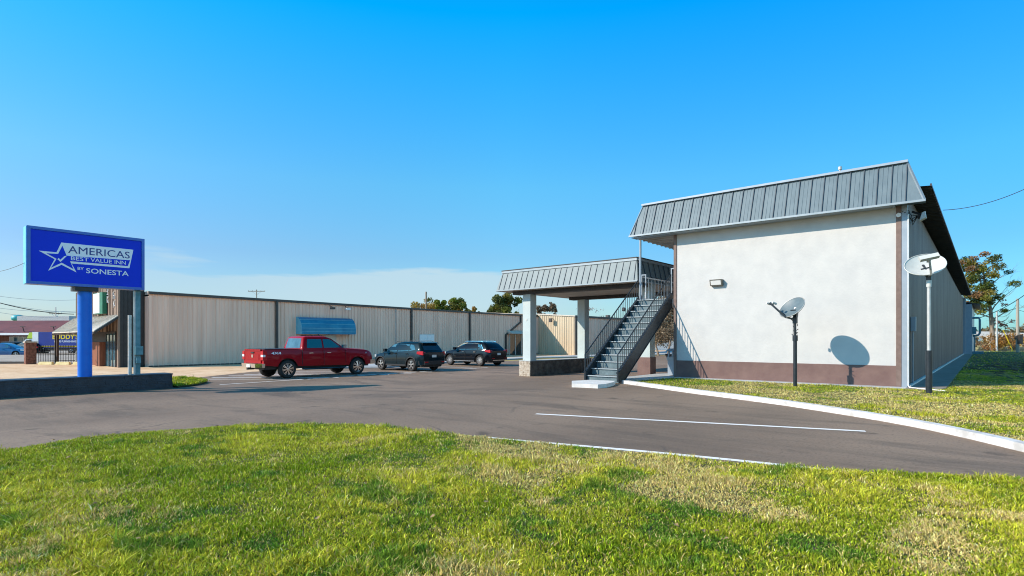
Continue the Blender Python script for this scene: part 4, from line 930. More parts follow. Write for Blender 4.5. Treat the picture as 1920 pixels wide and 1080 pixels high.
    for side in (1, -1):
        mx_, mz_ = S['mirror']; part('mirror', MB().box(mx_ - .08, mx_ + .1, side * (hw + .02), side * (hw + .2), mz_, mz_ + .17) if side > 0 else MB().box(mx_ - .08, mx_ + .1, -(hw + .2), -(hw + .02), mz_, mz_ + .17), S.get('mirror_m', S['paint']), t)
        for hx in S['handles']: part('handle', MB().beam((hx - .1, side * (hw * .985), S['hz']), (hx + .1, side * (hw * .985), S['hz']), .05, .03), S.get('handle_m', 'chrome'), t)
        part('headlight', MB().prism([(x1 - .45, side * (hw - .03), S['lz'] - .02), (x1 - .04, side * (hw * .74), S['lz'] - .06), (x1 - .04, side * (hw * .74), S['lz'] + .08), (x1 - .45, side * (hw - .03), S['lz'] + .12)], [(x1 - .45, side * (hw - .12), S['lz'] - .02), (x1 - .04, side * (hw * .5), S['lz'] - .06), (x1 - .04, side * (hw * .5), S['lz'] + .08), (x1 - .45, side * (hw - .12), S['lz'] + .12)]), 'lamp', t)
        mb = MB()
        for s_ in (-1, 1):
            for w_ in wx: pass
        if S.get('cladding'):
            mb = MB()
            for w_ in wx:
                pts = [(w_ + (R_ + .02) * math.cos(R(an_)), side * (hw + .012), wr + (R_ + .02) * math.sin(R(an_))) for an_ in range(-10, 191, 12)]
                mb.tube(pts, .03, 6)
            mb.beam((wx[0] + R_, side * (hw * .965), S['sillz']), (wx[1] - R_, side * (hw * .965), S['sillz']), .05, .09)
            part('cladding', mb, S['cladding'], t, 40)
    return t, interp, at_z
# red crew cab pickup
pick = dict(paint='red_paint', hw=.98, x0=-3.0, x1=2.85, wheels=(-1.875, 1.875), wr=.42, ww=.27, arch=.50, sill=[(-3, .62), (-2.4, .56), (2.4, .50), (2.85, .55)],
    belt=[(-3.0, 1.31), (1.0, 1.31), (1.4, 1.27), (2.5, 1.18), (2.85, 1.05)], top=[(-3.0, 1.33), (.9, 1.34), (1.2, 1.39), (2.4, 1.31), (2.7, 1.25), (2.85, 1.12)],
    cab=[(1.26, -1.14, 1.36, .93), (1.86, -.98, .42, .74), (1.93, -.88, .22, .66), (1.955, -.6, .05, .5)], crad=.09,
    side_windows=[[(-.88, 1.38), (-.06, 1.38), (-.06, 1.80), (-.80, 1.80)], [(.02, 1.38), (.98, 1.38), (.50, 1.74), (.36, 1.80), (.02, 1.80)]],
    windshield=(1.33, 1.84, .80), rear_window=(1.38, 1.84, .66), blue_rear=True, rim='chrome', spokes=8, rim_r=.70, er=.05, tr=.02, ef=.5, tf=.12, wi=.10,
    ub=.42, mirror=(1.0, 1.36), handles=(-.70, .25), hz=1.14, lz=1.02, glass='glass', mirror_m='chrome', sillz=.5)
pa0, pb0 = -23.62, -5.35
pk, _, _ = car(pick, 'pickup_truck', 'shiny dark red crew cab pickup parked left of the dark cars', 'pickup', W(pa0, pb0, -.296), TH + R(90))
tg = part('tailgate', MB().box(-3.035, -3.0, -.76, .76, .72, 1.30).box(-3.05, -3.035, -.6, .6, .86, 1.12).box(-3.06, -2.98, -.76, .76, 1.27, 1.34), 'red_paint', pk)
part('tailgate_handle', MB().box(-3.07, -3.05, -.14, .14, 1.16, 1.22), 'black_plastic', tg)
part('badge', MB().lathe([(.08, -.006), (.08, .006)], 'y', (0, 0, 0), 16), 'chrome', tg)
bd = [o for o in tg.children if o.name.startswith('badge')][0]; bd.rotation_euler = (0, 0, R(90)); bd.location = (-3.058, 0, 1.03)
part('tonneau_cover', MB().box(-2.9, -1.2, -.84, .84, 1.335, 1.355), 'black_plastic', pk)
for s in (1, -1):
    tl_ = part('tail_light', MB().box(-3.05, -2.86, min(s * .78, s * .992), max(s * .78, s * .992), .86, 1.26), 'tail_red', pk)
    part('lens', MB().box(-3.058, -2.94, min(s * .80, s * .998), max(s * .80, s * .998), 1.0, 1.10), 'lamp', tl_)
bp = part('rear_bumper', MB().prism([(-3.22, -.62, .52), (-3.22, .62, .52), (-3.08, .98, .52), (-2.95, .98, .52), (-2.95, -.98, .52), (-3.08, -.98, .52)], [(-3.24, -.62, .70), (-3.24, .62, .70), (-3.1, .99, .70), (-2.95, .99, .70), (-2.95, -.99, .70), (-3.1, -.99, .70)]), 'chrome', pk)
part('plate', MB().box(-3.25, -3.235, -.16, .16, .53, .66), 'plate', bp); part('hitch', MB().box(-3.3, -3.0, -.05, .05, .42, .52), 'black_plastic', bp)
for s in (1, -1): part('step_bar', MB().tube([(-1.15, s * .96, .43), (-1.0, s * 1.0, .40), (1.05, s * 1.0, .40), (1.2, s * .96, .43)], .045, 8), 'rim_dark', pk, 40)
part('front_bumper', MB().box(2.7, 2.98, -.93, .93, .52, .74), 'chrome', pk); part('grille', MB().box(2.84, 2.9, -.66, .66, .78, 1.12), 'chrome', pk)
part('side_decal', text_mb('4X4', lambda u, v, d: (-2.66 + u, -.9855, 1.11 + v), (.46, .11), .02), 'letter_white', pk, recalc=False)
part('side_decal', text_mb('4X4', lambda u, v, d: (-2.20 - u, .9855, 1.11 + v), (.46, .11), .02), 'letter_white', pk, recalc=False)
part('door_seam', MB().box(-1.16, -1.145, -.992, -.975, .6, 1.30).box(-.03, -.018, -.995, -.978, .55, 1.30).box(1.18, 1.19, -.992, -.97, .6, 1.26), 'black_plastic', pk)
part('aerial', MB().tube([(.35, 0, 1.94), (.22, 0, 2.06)], .02, 6), 'black_plastic', pk)

def suv_rear(t, x0, hw, zt_, wide, led, plate_z, bump_m):
    for s in (1, -1):
        tl_ = part('tail_light', MB().prism([(x0 + .02, s * hw * .55, zt_), (x0 - .02 + .02, s * hw * .93, zt_ - .02), (x0 + .42, s * (hw + .004), zt_ + .05), (x0 + .42, s * (hw - .1), zt_ + .05)], [(x0 + .05, s * hw * .55, zt_ + .1), (x0 + .02, s * hw * .90, zt_ + wide), (x0 + .42, s * (hw - .01), zt_ + wide - .02), (x0 + .42, s * (hw - .12), zt_ + wide - .02)]), 'tail_red', t)
    part('licence_plate', MB().box(x0 - .02, x0 + .0, -.16, .16, plate_z, plate_z + .14), 'plate', t)
    part('rear_bumper', MB().prism([(x0 - .06, -hw * .8, .38), (x0 - .06, hw * .8, .38), (x0 + .3, hw + .01, .38), (x0 + .3, -hw - .01, .38)], [(x0 - .06, -hw * .82, .60), (x0 - .06, hw * .82, .60), (x0 + .3, hw + .012, .60), (x0 + .3, -hw - .012, .60)]), bump_m, t, 40)
    for s in (1, -1): part('reflector', MB().box(x0 - .075, x0 - .055, min(s * .5, s * .74), max(s * .5, s * .74), .5, .55), 'tail_red', t)
    part('rear_wiper', MB().beam((x0 + .12, -.05, 1.10), (x0 + .17, .35, 1.15), .02, .02), 'black_plastic', t)
suv1 = dict(paint='teal_paint', hw=.92, x0=-2.24, x1=2.26, wheels=(-1.345, 1.345), wr=.355, ww=.24, arch=.42, sill=[(-2.3, .42), (-1.8, .30), (1.8, .26), (2.26, .34)],
    belt=[(-2.24, 1.02), (-1.5, 1.10), (.0, 1.04), (1.0, .98), (1.6, .90), (2.0, .80), (2.26, .62)], top=[(-2.24, 1.06), (-1.5, 1.12), (.9, 1.06), (1.15, 1.08), (1.7, .99), (2.05, .88), (2.26, .68)],
    cab=[(1.0, -2.18, 1.32, .87), (1.20, -2.08, 1.0, .83), (1.50, -1.86, .34, .72), (1.60, -1.80, .08, .65), (1.655, -1.6, -.2, .5)], crad=.16,
    side_windows=[[(-1.62, 1.20), (-1.12, 1.14), (-1.10, 1.50), (-1.40, 1.47)], [(-1.05, 1.13), (-.12, 1.10), (-.12, 1.53), (-1.03, 1.51)], [(-.05, 1.10), (.98, 1.08), (.80, 1.20), (.30, 1.50), (-.05, 1.53)]],
    windshield=(1.1, 1.53, .78), rear_window=(1.18, 1.54, .62), rim='rim', spokes=5, rim_r=.68, mirror=(.78, 1.08), handles=(-.95, .05), hz=.98, lz=.80, er=.4, tr=.14, ef=.75, tf=.26, handle_m='teal_paint', cladding='black_plastic', sillz=.33, glass='glass_blue')
s1, _, _ = car(suv1, 'parked_suv', 'dark teal rounded crossover parked between the red pickup and the black car', 'car', W(-24.05, .95, -.296), TH + R(181), 'dark crossovers parked before the warehouse')
suv_rear(s1, -2.24, .92, .93, .2, 1, .78, 'black_plastic')
part('roof_rail', MB().tube([(-1.5, -.62, 1.66), (-1.3, -.64, 1.70), (.1, -.64, 1.68), (.25, -.62, 1.62)], .015, 6).tube([(-1.5, .62, 1.66), (-1.3, .64, 1.70), (.1, .64, 1.68), (.25, .62, 1.62)], .015, 6), 'black_plastic', s1, 40)
part('roof_spoiler', MB().prism([(-1.98, -.6, 1.56), (-1.98, .6, 1.56), (-1.7, .64, 1.58), (-1.7, -.64, 1.58)], [(-1.95, -.6, 1.60), (-1.95, .6, 1.60), (-1.6, .62, 1.645), (-1.6, -.62, 1.645)]), 'teal_paint', s1)
part('door_seam', MB().box(-1.09, -1.078, .915, .925, .5, 1.08).box(-.09, -.078, .918, .928, .4, 1.06).box(1.0, 1.01, .90, .92, .6, 1.0), 'black_plastic', s1)
suv2 = dict(paint='navy_paint', hw=.945, x0=-2.33, x1=2.32, wheels=(-1.435, 1.435), wr=.37, ww=.25, arch=.43, sill=[(-2.4, .44), (-1.9, .32), (1.9, .28), (2.32, .36)],
    belt=[(-2.33, 1.0), (-1.5, 1.06), (0, 1.05), (1.1, 1.01), (1.8, .92), (2.15, .82), (2.32, .64)], top=[(-2.33, 1.03), (-1.5, 1.08), (.9, 1.07), (1.2, 1.09), (1.85, 1.0), (2.15, .9), (2.32, .7)],
    cab=[(1.0, -2.2, 1.32, .88), (1.18, -2.08, 1.02, .84), (1.47, -1.78, .30, .72), (1.57, -1.62, .05, .64), (1.63, -1.3, -.25, .48)], crad=.18,
    side_windows=[[(-1.62, 1.14), (-1.20, 1.12), (-1.12, 1.47), (-1.36, 1.40)], [(-1.13, 1.12), (-.12, 1.10), (-.12, 1.50), (-1.05, 1.49)], [(-.05, 1.10), (.98, 1.08), (.78, 1.20), (.25, 1.48), (-.05, 1.50)]],
    win_trim=[(-1.70, 1.12), (-1.42, 1.43), (-1.08, 1.52), (-.1, 1.535), (.28, 1.50), (.85, 1.20)],
    windshield=(1.1, 1.5, .78), rear_window=(1.16, 1.5, .6), rim='rim', spokes=10, rim_r=.76, mirror=(.8, 1.08), handles=(-.95, .1), hz=.94, lz=.82, er=.45, tr=.18, ef=.8, tf=.3, cladding='navy_paint', sillz=.34, glass='glass_blue')
s2, _, _ = car(suv2, 'parked_suv', 'black crossover with chrome window trim parked nearest the entrance canopy', 'car', W(-25.35, 7.85, -.296), TH + R(180), 'dark crossovers parked before the warehouse')
suv_rear(s2, -2.33, .945, .92, .17, 1, .74, 'navy_paint')
part('roof_rail', MB().tube([(-1.5, -.64, 1.60), (-1.3, -.66, 1.66), (.0, -.66, 1.66), (.25, -.64, 1.58)], .018, 6).tube([(-1.5, .64, 1.60), (-1.3, .66, 1.66), (.0, .66, 1.66), (.25, .64, 1.58)], .018, 6), 'chrome', s2, 40)
part('chrome_strip', MB().beam((-2.40, -.7, .40), (-2.40, .7, .40), .03, .04).beam((-1.0, .95, .33), (1.0, .95, .33), .03, .03), 'chrome', s2)
part('door_seam', MB().box(-1.09, -1.078, .94, .95, .5, 1.06).box(-.09, -.078, .943, .953, .4, 1.06), 'black_plastic', s2)

# far cars beyond the fence
c1 = copy_thing(s2, 'dark blue car parked in front of the shop windows at far left', loc=(-61.5, 72, -.5), rot=(0, 0, R(170)))
c1['group'] = 'cars parked at the strip mall'
blue = dict(suv1); blue.update(paint='car_blue', glass='glass_blue')
c2, _, _ = car(dict(blue, cladding=None), 'parked_car', 'bright blue car at the extreme left edge beyond the kerb rail', 'car', Vector((-58.8, 66, -.6)), R(10), 'cars parked at the strip mall')
c3 = copy_thing(s1, 'second dark car parked half behind the blue car at far left', loc=(-66.0, 74, -.5), rot=(0, 0, R(175))); c3['group'] = 'cars parked at the strip mall'

# box truck, drives to the left; own frame: x forward
bt = thing('box_truck', 'blue furniture delivery box truck with white cab beyond the iron fence', 'truck', local=True); bt.location = (-58.6, 72.5, -.45); bt.rotation_euler = (0, 0, R(180))
bx = part('cargo_box', MB().box(-4.6, 1.9, -1.05, 1.05, .85, 2.85), 'truck_blue', bt)
part('front_panel', MB().box(1.9, 1.96, -1.06, 1.06, .85, 2.88).box(1.2, 1.9, 1.05, 1.07, .9, 2.85), 'white_paint', bx)
part('side_stripe', MB().box(-4.6, 1.2, 1.05, 1.07, .95, 1.12), 'yellow', bx)
part('lettering', text_mb("BUDDY'S", lambda u, v, d: (-.6 - u, 1.08, 1.95 + v), (3.3, .62), .03), 'yellow', bx, recalc=False)
part('lettering', text_mb("HOME FURNISHINGS", lambda u, v, d: (-.8 - u, 1.08, 1.55 + v), (2.9, .24), .01), 'letter_white', bx, recalc=False)
cbn = part('cab', MB().prism([(x, -.9, z) for x, z in [(1.96, .5), (4.3, .5), (4.35, 1.0), (3.5, 1.28), (2.95, 1.95), (1.96, 2.0)]], [(x, .9, z) for x, z in [(1.96, .5), (4.3, .5), (4.35, 1.0), (3.5, 1.28), (2.95, 1.95), (1.96, 2.0)]]), 'white_paint', bt)
part('side_window', MB().poly([(2.2, .905, 1.3), (3.3, .905, 1.3), (2.85, .905, 1.82), (2.2, .905, 1.85)], (0, .01, 0)), 'glass', cbn)
part('windshield', MB().poly([(3.46, -.8, 1.34), (3.46, .8, 1.34), (2.99, .75, 1.93), (2.99, -.75, 1.93)], (.02, 0, .01)), 'glass', cbn)
part('roof_panel', MB().prism([(1.97, -1.0, 2.05), (2.7, -1.0, 2.05), (2.4, -1.0, 2.8), (1.97, -1.0, 2.8)], [(1.97, 1.0, 2.05), (2.7, 1.0, 2.05), (2.4, 1.0, 2.8), (1.97, 1.0, 2.8)]), 'lime', bx)
part('chassis', MB().box(-4.6, 2.2, -.5, .5, .5, .84).box(-4.5, 1.8, .9, 1.0, .55, .85), 'black_plastic', bt)
for x in (-2.9, 3.4):
    for s in (1, -1): wheel(bt, x, s * .88, .42, .28, s, 'rim')

# strip mall far left
sm = thing('strip_mall', 'long low shop row with dark maroon metal roof at the far left', 'building', local=True); sm.location = (-110, 108, -.5); sm.rotation_euler = (0, 0, R(-4))
part('wall', MB().box(-60, 42, .2, 24, 0, 3.0), 'brick', sm)
rf = part('roof', MB().prism([(-60, -2.5, 3.1), (42, -2.5, 3.1), (42, 2.5, 5.6), (-60, 2.5, 5.6)], [(-60, -2.5, 3.2), (42, -2.5, 3.2), (42, 24, 5.9), (-60, 24, 5.9)]), 'maroon', sm)
for x in range(-10, 42, 6): part('roof_lamp', MB().tube([(x, -2.0, 3.3), (x, -2.3, 4.3)], .08, 5).beam((x - .5, -2.3, 4.3), (x + .5, -2.3, 4.3), .1, .12), 'dark_trim', rf)
part('fascia', MB().box(-60, 42, -2.7, -2.5, 2.75, 3.15), 'white_paint', sm)
for x in range(-58, 40, 8):
    part('column', MB().box(x, x + .35, -2.3, -1.95, 0, 2.75), 'stone_tan', sm)
    f = part('shop_window', MB().box(x + 1, x + 6.6, .05, .19, .3, 2.5), 'white_paint', sm); part('pane', MB().box(x + 1.15, x + 3.7, .0, .04, .45, 2.35).box(x + 3.9, x + 6.45, .0, .04, .45, 2.35), 'glass_blue', f)
part('rooftop_unit', MB().box(6.5, 18, 10, 14, 5.8, 6.8).box(15, 15.2, 9.9, 10, 6.8, 8.6), 'galv', sm)
wt = thing('water_tank', 'teal domed water tank rising behind the maroon roof', 'water tank', local=True); wt.location = (-185, 212, 0)
part('tank', MB().lathe([(1.4, 8.4), (2.0, 8.8), (2.1, 9.4), (1.9, 10.0), (1.3, 10.45), (.6, 10.65), (.05, 10.7)], 'z', n=28), 'teal_dome', wt, 50)
for k in range(6): part('leg', MB().tube([(1.6 * math.cos(k), 1.6 * math.sin(k), -1), (1.5 * math.cos(k), 1.5 * math.sin(k), 8.6)], .12, 6), 'galv', wt, 40)

# ------------------------------------------------------------------ trees
def crown_mesh(centers, per, leaf, cols, seed, flat=.8):
    r = np.random.default_rng(seed); P = []; C = []
    for (c, rad) in centers:
        n = int(per * rad * rad); d = r.normal(size=(n, 3)); d /= np.linalg.norm(d, axis=1)[:, None]; q = rad * (r.random(n) ** .45)[:, None]
        P.append(np.array(c) + d * q * np.array([1, 1, flat])); cc = np.array(cols[r.integers(len(cols))]); C.append(np.clip(cc * r.normal(1, .22, n)[:, None], .004, 1) * np.ones((n, 3)))
    P = np.concatenate(P); C = np.concatenate(C); n = len(P)
    u = r.normal(size=(n, 3)); u /= np.linalg.norm(u, axis=1)[:, None]; v = np.cross(u, r.normal(size=(n, 3))); v /= np.linalg.norm(v, axis=1)[:, None]
    s = leaf * (.5 + r.random(n))[:, None]
    V = np.stack([P - u * s, P + v * s * .5, P + u * s, P - v * s * .5], 1).reshape(-1, 3)
    me = bpy.data.meshes.new('crown'); me.vertices.add(n * 4); me.vertices.foreach_set('co', V.ravel()); me.loops.add(n * 4); me.loops.foreach_set('vertex_index', np.arange(n * 4, dtype=np.int32))
    me.polygons.add(n); me.polygons.foreach_set('loop_start', (np.arange(n) * 4).astype(np.int32)); me.update(calc_edges=True)
    Cc = np.ones((n * 4, 4)); Cc[:, :3] = np.repeat(C, 4, 0); ca_ = me.color_attributes.new('Col', 'FLOAT_COLOR', 'POINT'); ca_.data.foreach_set('color', Cc.ravel()); me.materials.append(M['leaf'])
    return me
def branches(mb, p, d, ln, r, depth, rr, spread=.55, tips=None):
    p = Vector(p); d = Vector(d).normalized(); pts = [p]; rs = [r]; q = p.copy()
    for k in range(3):
        d = (d + Vector((rr.gauss(0, .13), rr.gauss(0, .13), rr.gauss(.02, .08)))).normalized(); q = q + d * ln / 3; pts.append(q.copy()); rs.append(r * (1 - .15 * (k + 1)))
    mb.tube(pts, rs, 6 if depth > 2 else 4, False)
    if tips is not None and depth <= 1: tips.append(tuple(q))
    if depth <= 0: return
    for k in range(rr.choice((2, 3)) if depth > 1 else 3):
        nd = (d + Vector((rr.gauss(0, spread), rr.gauss(0, spread), rr.gauss(.05, spread * .6)))).normalized(); s = rr.choice((pts[2], pts[3], q)); branches(mb, s, nd, ln * rr.uniform(.55, .82), rs[-1] * .68, depth - 1, rr, spread, tips)
GREENS = [(.16, .21, .025), (.24, .25, .035), (.33, .28, .05), (.09, .13, .02)]
AUT = [(.36, .26, .06), (.26, .22, .05), (.38, .22, .06), (.14, .15, .03), (.2, .18, .05)]
def tree(name, label, x, y, z, height, width, cols, seed, leaf=.25, per=90, nclump=34, trunk_h=.3, group=None, lowz=0):
    t = thing(name, label, 'tree', local=True, group=group); t.location = (x, y, z); t.rotation_euler = (0, 0, 0)
    rr = random.Random(seed); mb = MB(); tips = []; branches(mb, (0, 0, -.2), (0, 0, 1), height * trunk_h + .3, height * .022, 4, rr, .6, tips)
    part('trunk', mb, 'bark', t, 40); cs = []
    for k in range(nclump):
        for _ in range(20):
            u_ = Vector((rr.uniform(-1, 1), rr.uniform(-1, 1), rr.uniform(-1, 1)))
            if u_.length < 1: break
        zz = height * (trunk_h + (1 - trunk_h) * (.5 + .5 * u_.z)); cs.append(((u_.x * width / 2, u_.y * width / 2, zz), rr.uniform(.06, .17) * width))
    me = crown_mesh(cs, per / (width * width) * 60, leaf, cols, seed); o = bpy.data.objects.new('crown', me); sc.collection.objects.link(o); o.parent = t; OFF[o.name] = (0, 0, 0)
    return t
def at(px, Y): return (px - 960) / 1061 * Y
G1 = 'trees rising behind the warehouse'
for i, (px, top, Y, wpx, cols, lab) in enumerate([(800, 556, 105, 64, AUT, 'thin brownish tree behind the warehouse beside the utility pole'), (824, 561, 98, 36, GREENS, 'small yellow green tree top just right of the utility pole'), (856, 560, 100, 56, AUT + GREENS, 'rounded yellow green tree in the middle of the warehouse roofline'),
        (886, 571, 108, 34, AUT, 'low sparse tree top left of the big dark one'), (948, 553, 92, 66, [(.12, .14, .02), (.22, .19, .03), (.28, .19, .04), (.07, .09, .02)], 'large dense dark olive tree left of the canopy post'), (1024, 565, 100, 44, [(.16, .12, .08), (.2, .15, .1)], 'greyish brown tree between the two left canopy posts')]):
    h_ = 1.5 + (636 - top) / 1061 * Y + .5; tree('tree', lab, at(px, Y), Y, -.5, h_, wpx / 1061 * Y, cols, 20 + i, .15, 170 if i in (0, 3, 5) else 330, 44, .38, G1)
def bare(name, label, x, y, z, h_, seed, m='bark', depth=5, spread=.5, group=None, r=.02, leaf=None, sub_n=0):
    t = thing(name, label, 'tree', local=True, group=group); t.location = (x, y, z); t.rotation_euler = (0, 0, 0); rr = random.Random(seed); mb = MB(); tips = []
    branches(mb, (0, 0, -.2), (0, 0, 1), h_ * .36, h_ * r, depth, rr, spread, tips); part('trunk', mb, m, t, 40)
    if leaf:
        rr.shuffle(tips); cs = [((p[0], p[1], p[2]), h_ * .05) for p in tips[:sub_n]]
        me = crown_mesh(cs, leaf[1], .1 * h_ / 8, leaf[0], seed); o = bpy.data.objects.new('crown', me); sc.collection.objects.link(o); o.parent = t; OFF[o.name] = (0, 0, 0)
    return t
bare('bare_tree', 'leafless pinkish tree just left of the second canopy post', at(1084, 95), 95, -.5, 7.8, 3, leaf=([(.25, .14, .12)], 60), sub_n=60)
for i, (px, Y, h_, lab) in enumerate([(1236, 62, 6.6, 'bare brown tree seen under the staircase, left one'), (1254, 57, 7.2, 'bare brown tree seen beside the brown corner trim'), (1216, 70, 6.0, 'bare brown tree behind the right canopy post')]):
    bt_ = bare('bare_tree', lab, at(px, Y), Y, -.4, h_, 40 + i, spread=.75, group='bare trees beyond the parking lot')
    r3 = random.Random(90 + i); cs = [((r3.gauss(0, .9), r3.gauss(0, .9), r3.uniform(1.6, h_ - .6)), r3.uniform(.5, .9)) for k in range(60)]
    me = crown_mesh(cs, 420, .085, [(.26, .19, .12), (.18, .14, .09), (.32, .25, .17)], 90 + i); o = bpy.data.objects.new('twigs', me); sc.collection.objects.link(o); o.parent = bt_
# big evergreen with a bare side limb right of the motel
bg_ = thing('tall_tree', 'tall half bare green and rust tree behind the motel side wall', 'tree', local=True); bx_, by_ = at(1862, 74), 74; bg_.location = (bx_, by_, 0); bg_.rotation_euler = (0, 0, 0)
rr = random.Random(12); mb = MB(); tips = []
mb.tube([(0, 0, -.3), (-.15, 0, 3), (-.35, 0, 5.5), (-.9, .2, 8.2), (-1.3, 0, 11.0)], [.3, .26, .2, .13, .05], 10)
for (p, d, l_) in [((-.3, 0, 5), (-.7, 0, .8), 2.4), ((-.4, 0, 5.8), (.8, .2, .7), 2.6), ((-.6, 0, 7), (-.8, -.3, .7), 2.4), ((-.8, 0, 8), (.7, -.2, .7), 2), ((-.2, 0, 4.1), (1, .2, .5), 2.6), ((-.2, 0, 4.3), (-1, 0, .25), 2.0), ((-.15, 0, 3.4), (1, 0, .3), 1.8), ((-.3, 0, 5), (.9, 0, 1.2), 2.8)]: branches(mb, p, d, l_, .085, 3, rr, .45, tips)
part('trunk', mb, 'bark', bg_, 40)
cs = []
for k in range(75):
    z_ = rr.uniform(5.6, 12.4); cx_ = -2.2 + rr.gauss(0, 1.5) * (1 - abs(z_ - 9) / 6) ; cs.append(((cx_, rr.gauss(0, 1.2), z_), rr.uniform(.45, .95)))
for k in range(8): cs.append(((rr.uniform(-3.4, 1.0), rr.gauss(0, 1), rr.uniform(4.0, 6.4)), rr.uniform(.35, .6)))
me = crown_mesh(cs, 330, .12, [(.10, .13, .02), (.2, .19, .03), (.28, .23, .05), (.06, .09, .02), (.25, .14, .06)], 5, .6); o = bpy.data.objects.new('crown', me); sc.collection.objects.link(o); o.parent = bg_
cs = [((rr.uniform(.2, 2.2), rr.gauss(0, .6), rr.uniform(3.2, 4.4)), rr.uniform(.3, .5)) for k in range(7)] + [((rr.uniform(-.6, .8), rr.gauss(0, .6), rr.uniform(5.6, 7.0)), .45) for k in range(6)]
me = crown_mesh(cs, 200, .11, [(.22, .06, .04), (.2, .08, .05)], 6, .6); o = bpy.data.objects.new('red_foliage', me); sc.collection.objects.link(o); o.parent = bg_
# shrubs and far tree belt on the right
for i, (px, Y, h_, w_, cols, lab) in enumerate([(1886, 72, 2.4, 4.6, [(.30, .14, .03), (.22, .10, .03), (.38, .24, .05)], 'rust and orange shrub between the tall tree and the utility pole'), (1868, 80, 2.2, 4.0, [(.26, .12, .04), (.18, .10, .04)], 'brown shrub behind the tall tree trunk'), (1840, 78, 1.8, 4.5, [(.22, .13, .06), (.28, .2, .06)], 'low tan shrub left of the tall tree'), (1905, 84, 2.8, 5.0, [(.2, .09, .03), (.32, .17, .04)], 'tall rust brown shrub behind the utility pole'), (1826, 84, 1.6, 4.0, [(.3, .2, .07), (.2, .14, .05)], 'low tan shrub nearest the far end of the motel')]):
    t = thing('shrub', lab, 'shrub', local=True, group='autumn shrubs beyond the lawn'); t.location = (at(px, Y), Y, -.1); t.rotation_euler = (0, 0, 0); rr = random.Random(60 + i)
    cs = [((rr.uniform(-.5, .5) * w_, rr.uniform(-.4, .4) * w_, rr.uniform(.2, .75) * h_), rr.uniform(.2, .32) * h_) for k in range(16)]
    me = crown_mesh(cs, 160, .13, cols, 60 + i); o = bpy.data.objects.new('foliage', me); sc.collection.objects.link(o); o.parent = t
    mb = MB()
    for k in range(6): branches(mb, (rr.uniform(-.3, .3) * w_, 0, 0), (rr.gauss(0, .4), rr.gauss(0, .4), 1), h_ * .5, .03, 1, rr)
    part('stems', mb, 'bark', t)
# distant woods as masses
def woods(name, pts, h_, cols, seed, leaf, n_):
    r2 = random.Random(seed); cs = []
    for (xa, ya), (xb, yb) in zip(pts, pts[1:]):
        for k in range(n_):
            q = r2.random(); hh = h_ * r2.uniform(.5, 1); cs.append(((xa + (xb - xa) * q, ya + (yb - ya) * q + r2.gauss(0, h_), hh * .55), hh * .55))
    me = crown_mesh(cs, 900 / (h_ * h_), leaf, cols, seed, .9); o = bpy.data.objects.new(name, me); sc.collection.objects.link(o); o['kind'] = 'stuff'; return o
woods('distant_trees', [(60, 330), (200, 330), (420, 320)], 11, [(.14, .13, .06), (.18, .13, .07), (.09, .11, .06), (.22, .16, .09)], 3, 1.0, 45)
woods('distant_trees_left', [(-420, 330), (-120, 380), (60, 380)], 9, [(.14, .13, .06), (.18, .13, .07), (.09, .1, .05)], 4, 1.0, 45)
# far houses on the right and through the stair gap
for i, (px, Y, w_, h_, lab, wm) in enumerate([(1835, 190, 14, 4.5, 'small pale house far beyond the lawn left of the tall tree', 'white_paint'), (1915, 150, 16, 3.6, 'low farm building with a pale roof at the right edge of the picture', 'beige_lit'), (1247, 95, 11, 2.9, 'small white house seen under the staircase beyond the bare trees', 'white_paint')]):
    t = thing('far_house', lab, 'house', local=True); t.location = (at(px, Y), Y, -.4); t.rotation_euler = (0, 0, R(8))
    part('wall', MB().box(-w_ / 2, w_ / 2, -3, 3, 0, h_ * .62), wm, t); part('roof', MB().prism([(-w_ / 2 - .3, -3.4, h_ * .62), (-w_ / 2 - .3, 3.4, h_ * .62), (-w_ / 2 - .3, 0, h_)], [(w_ / 2 + .3, -3.4, h_ * .62), (w_ / 2 + .3, 3.4, h_ * .62), (w_ / 2 + .3, 0, h_)]), 'tin' if i < 2 else 'rooftan', t)
    for x in (-.3, .25):
        f = part('window', MB().box(x * w_ - .6, x * w_ + .6, -3.06, -3.0, .8, h_ * .55), 'dark_trim', t)

# ------------------------------------------------------------------ poles and wires
def pole(label, px, Y, top_px, z=-.4, arm=0, r=.14, m='pole_wood', guy=False, mb_extra=None):
    x = at(px, Y); zt_ = 1.5 + (636 - top_px) / 1061 * Y; t = thing('utility_pole', label, 'utility pole', local=True); t.location = (x, Y, z); t.rotation_euler = (0, 0, 0)
    part('shaft', MB().tube([(0, 0, 0), (0, 0, zt_ - z)], [r, r * .75], 10), m, t, 40)
    if arm:
        part('crossarm', MB().box(-arm / 2, arm / 2, -.06, .06, zt_ - z - .45, zt_ - z - .3), 'bark', t)
        mb = MB()
        for q in (-.48, -.25, .25, .48): mb.lathe([(.05, 0), (.07, .1), (.04, .22)], 'z', (q * arm, 0, zt_ - z - .3), 8)
        part('insulator', mb, 'galv', t, 40); part('brace', MB().beam((-arm * .3, .0, zt_ - z - .4), (0, .0, zt_ - z - 1.2), .05, .05).beam((arm * .3, .0, zt_ - z - .4), (0, .0, zt_ - z - 1.2), .05, .05), 'galv', t)
    return t, Vector((x, Y, zt_))
p1_, t1 = pole('weathered utility pole at the right edge beyond the shaded lawn', 1908, 62, 560, 0, 0, .17)
part('meter_box', MB().box(-.18, .18, -.45, -.15, 1.0, 2.0).box(-.45, -.2, -.3, -.1, 1.5, 1.9), 'dark_trim', p1_)
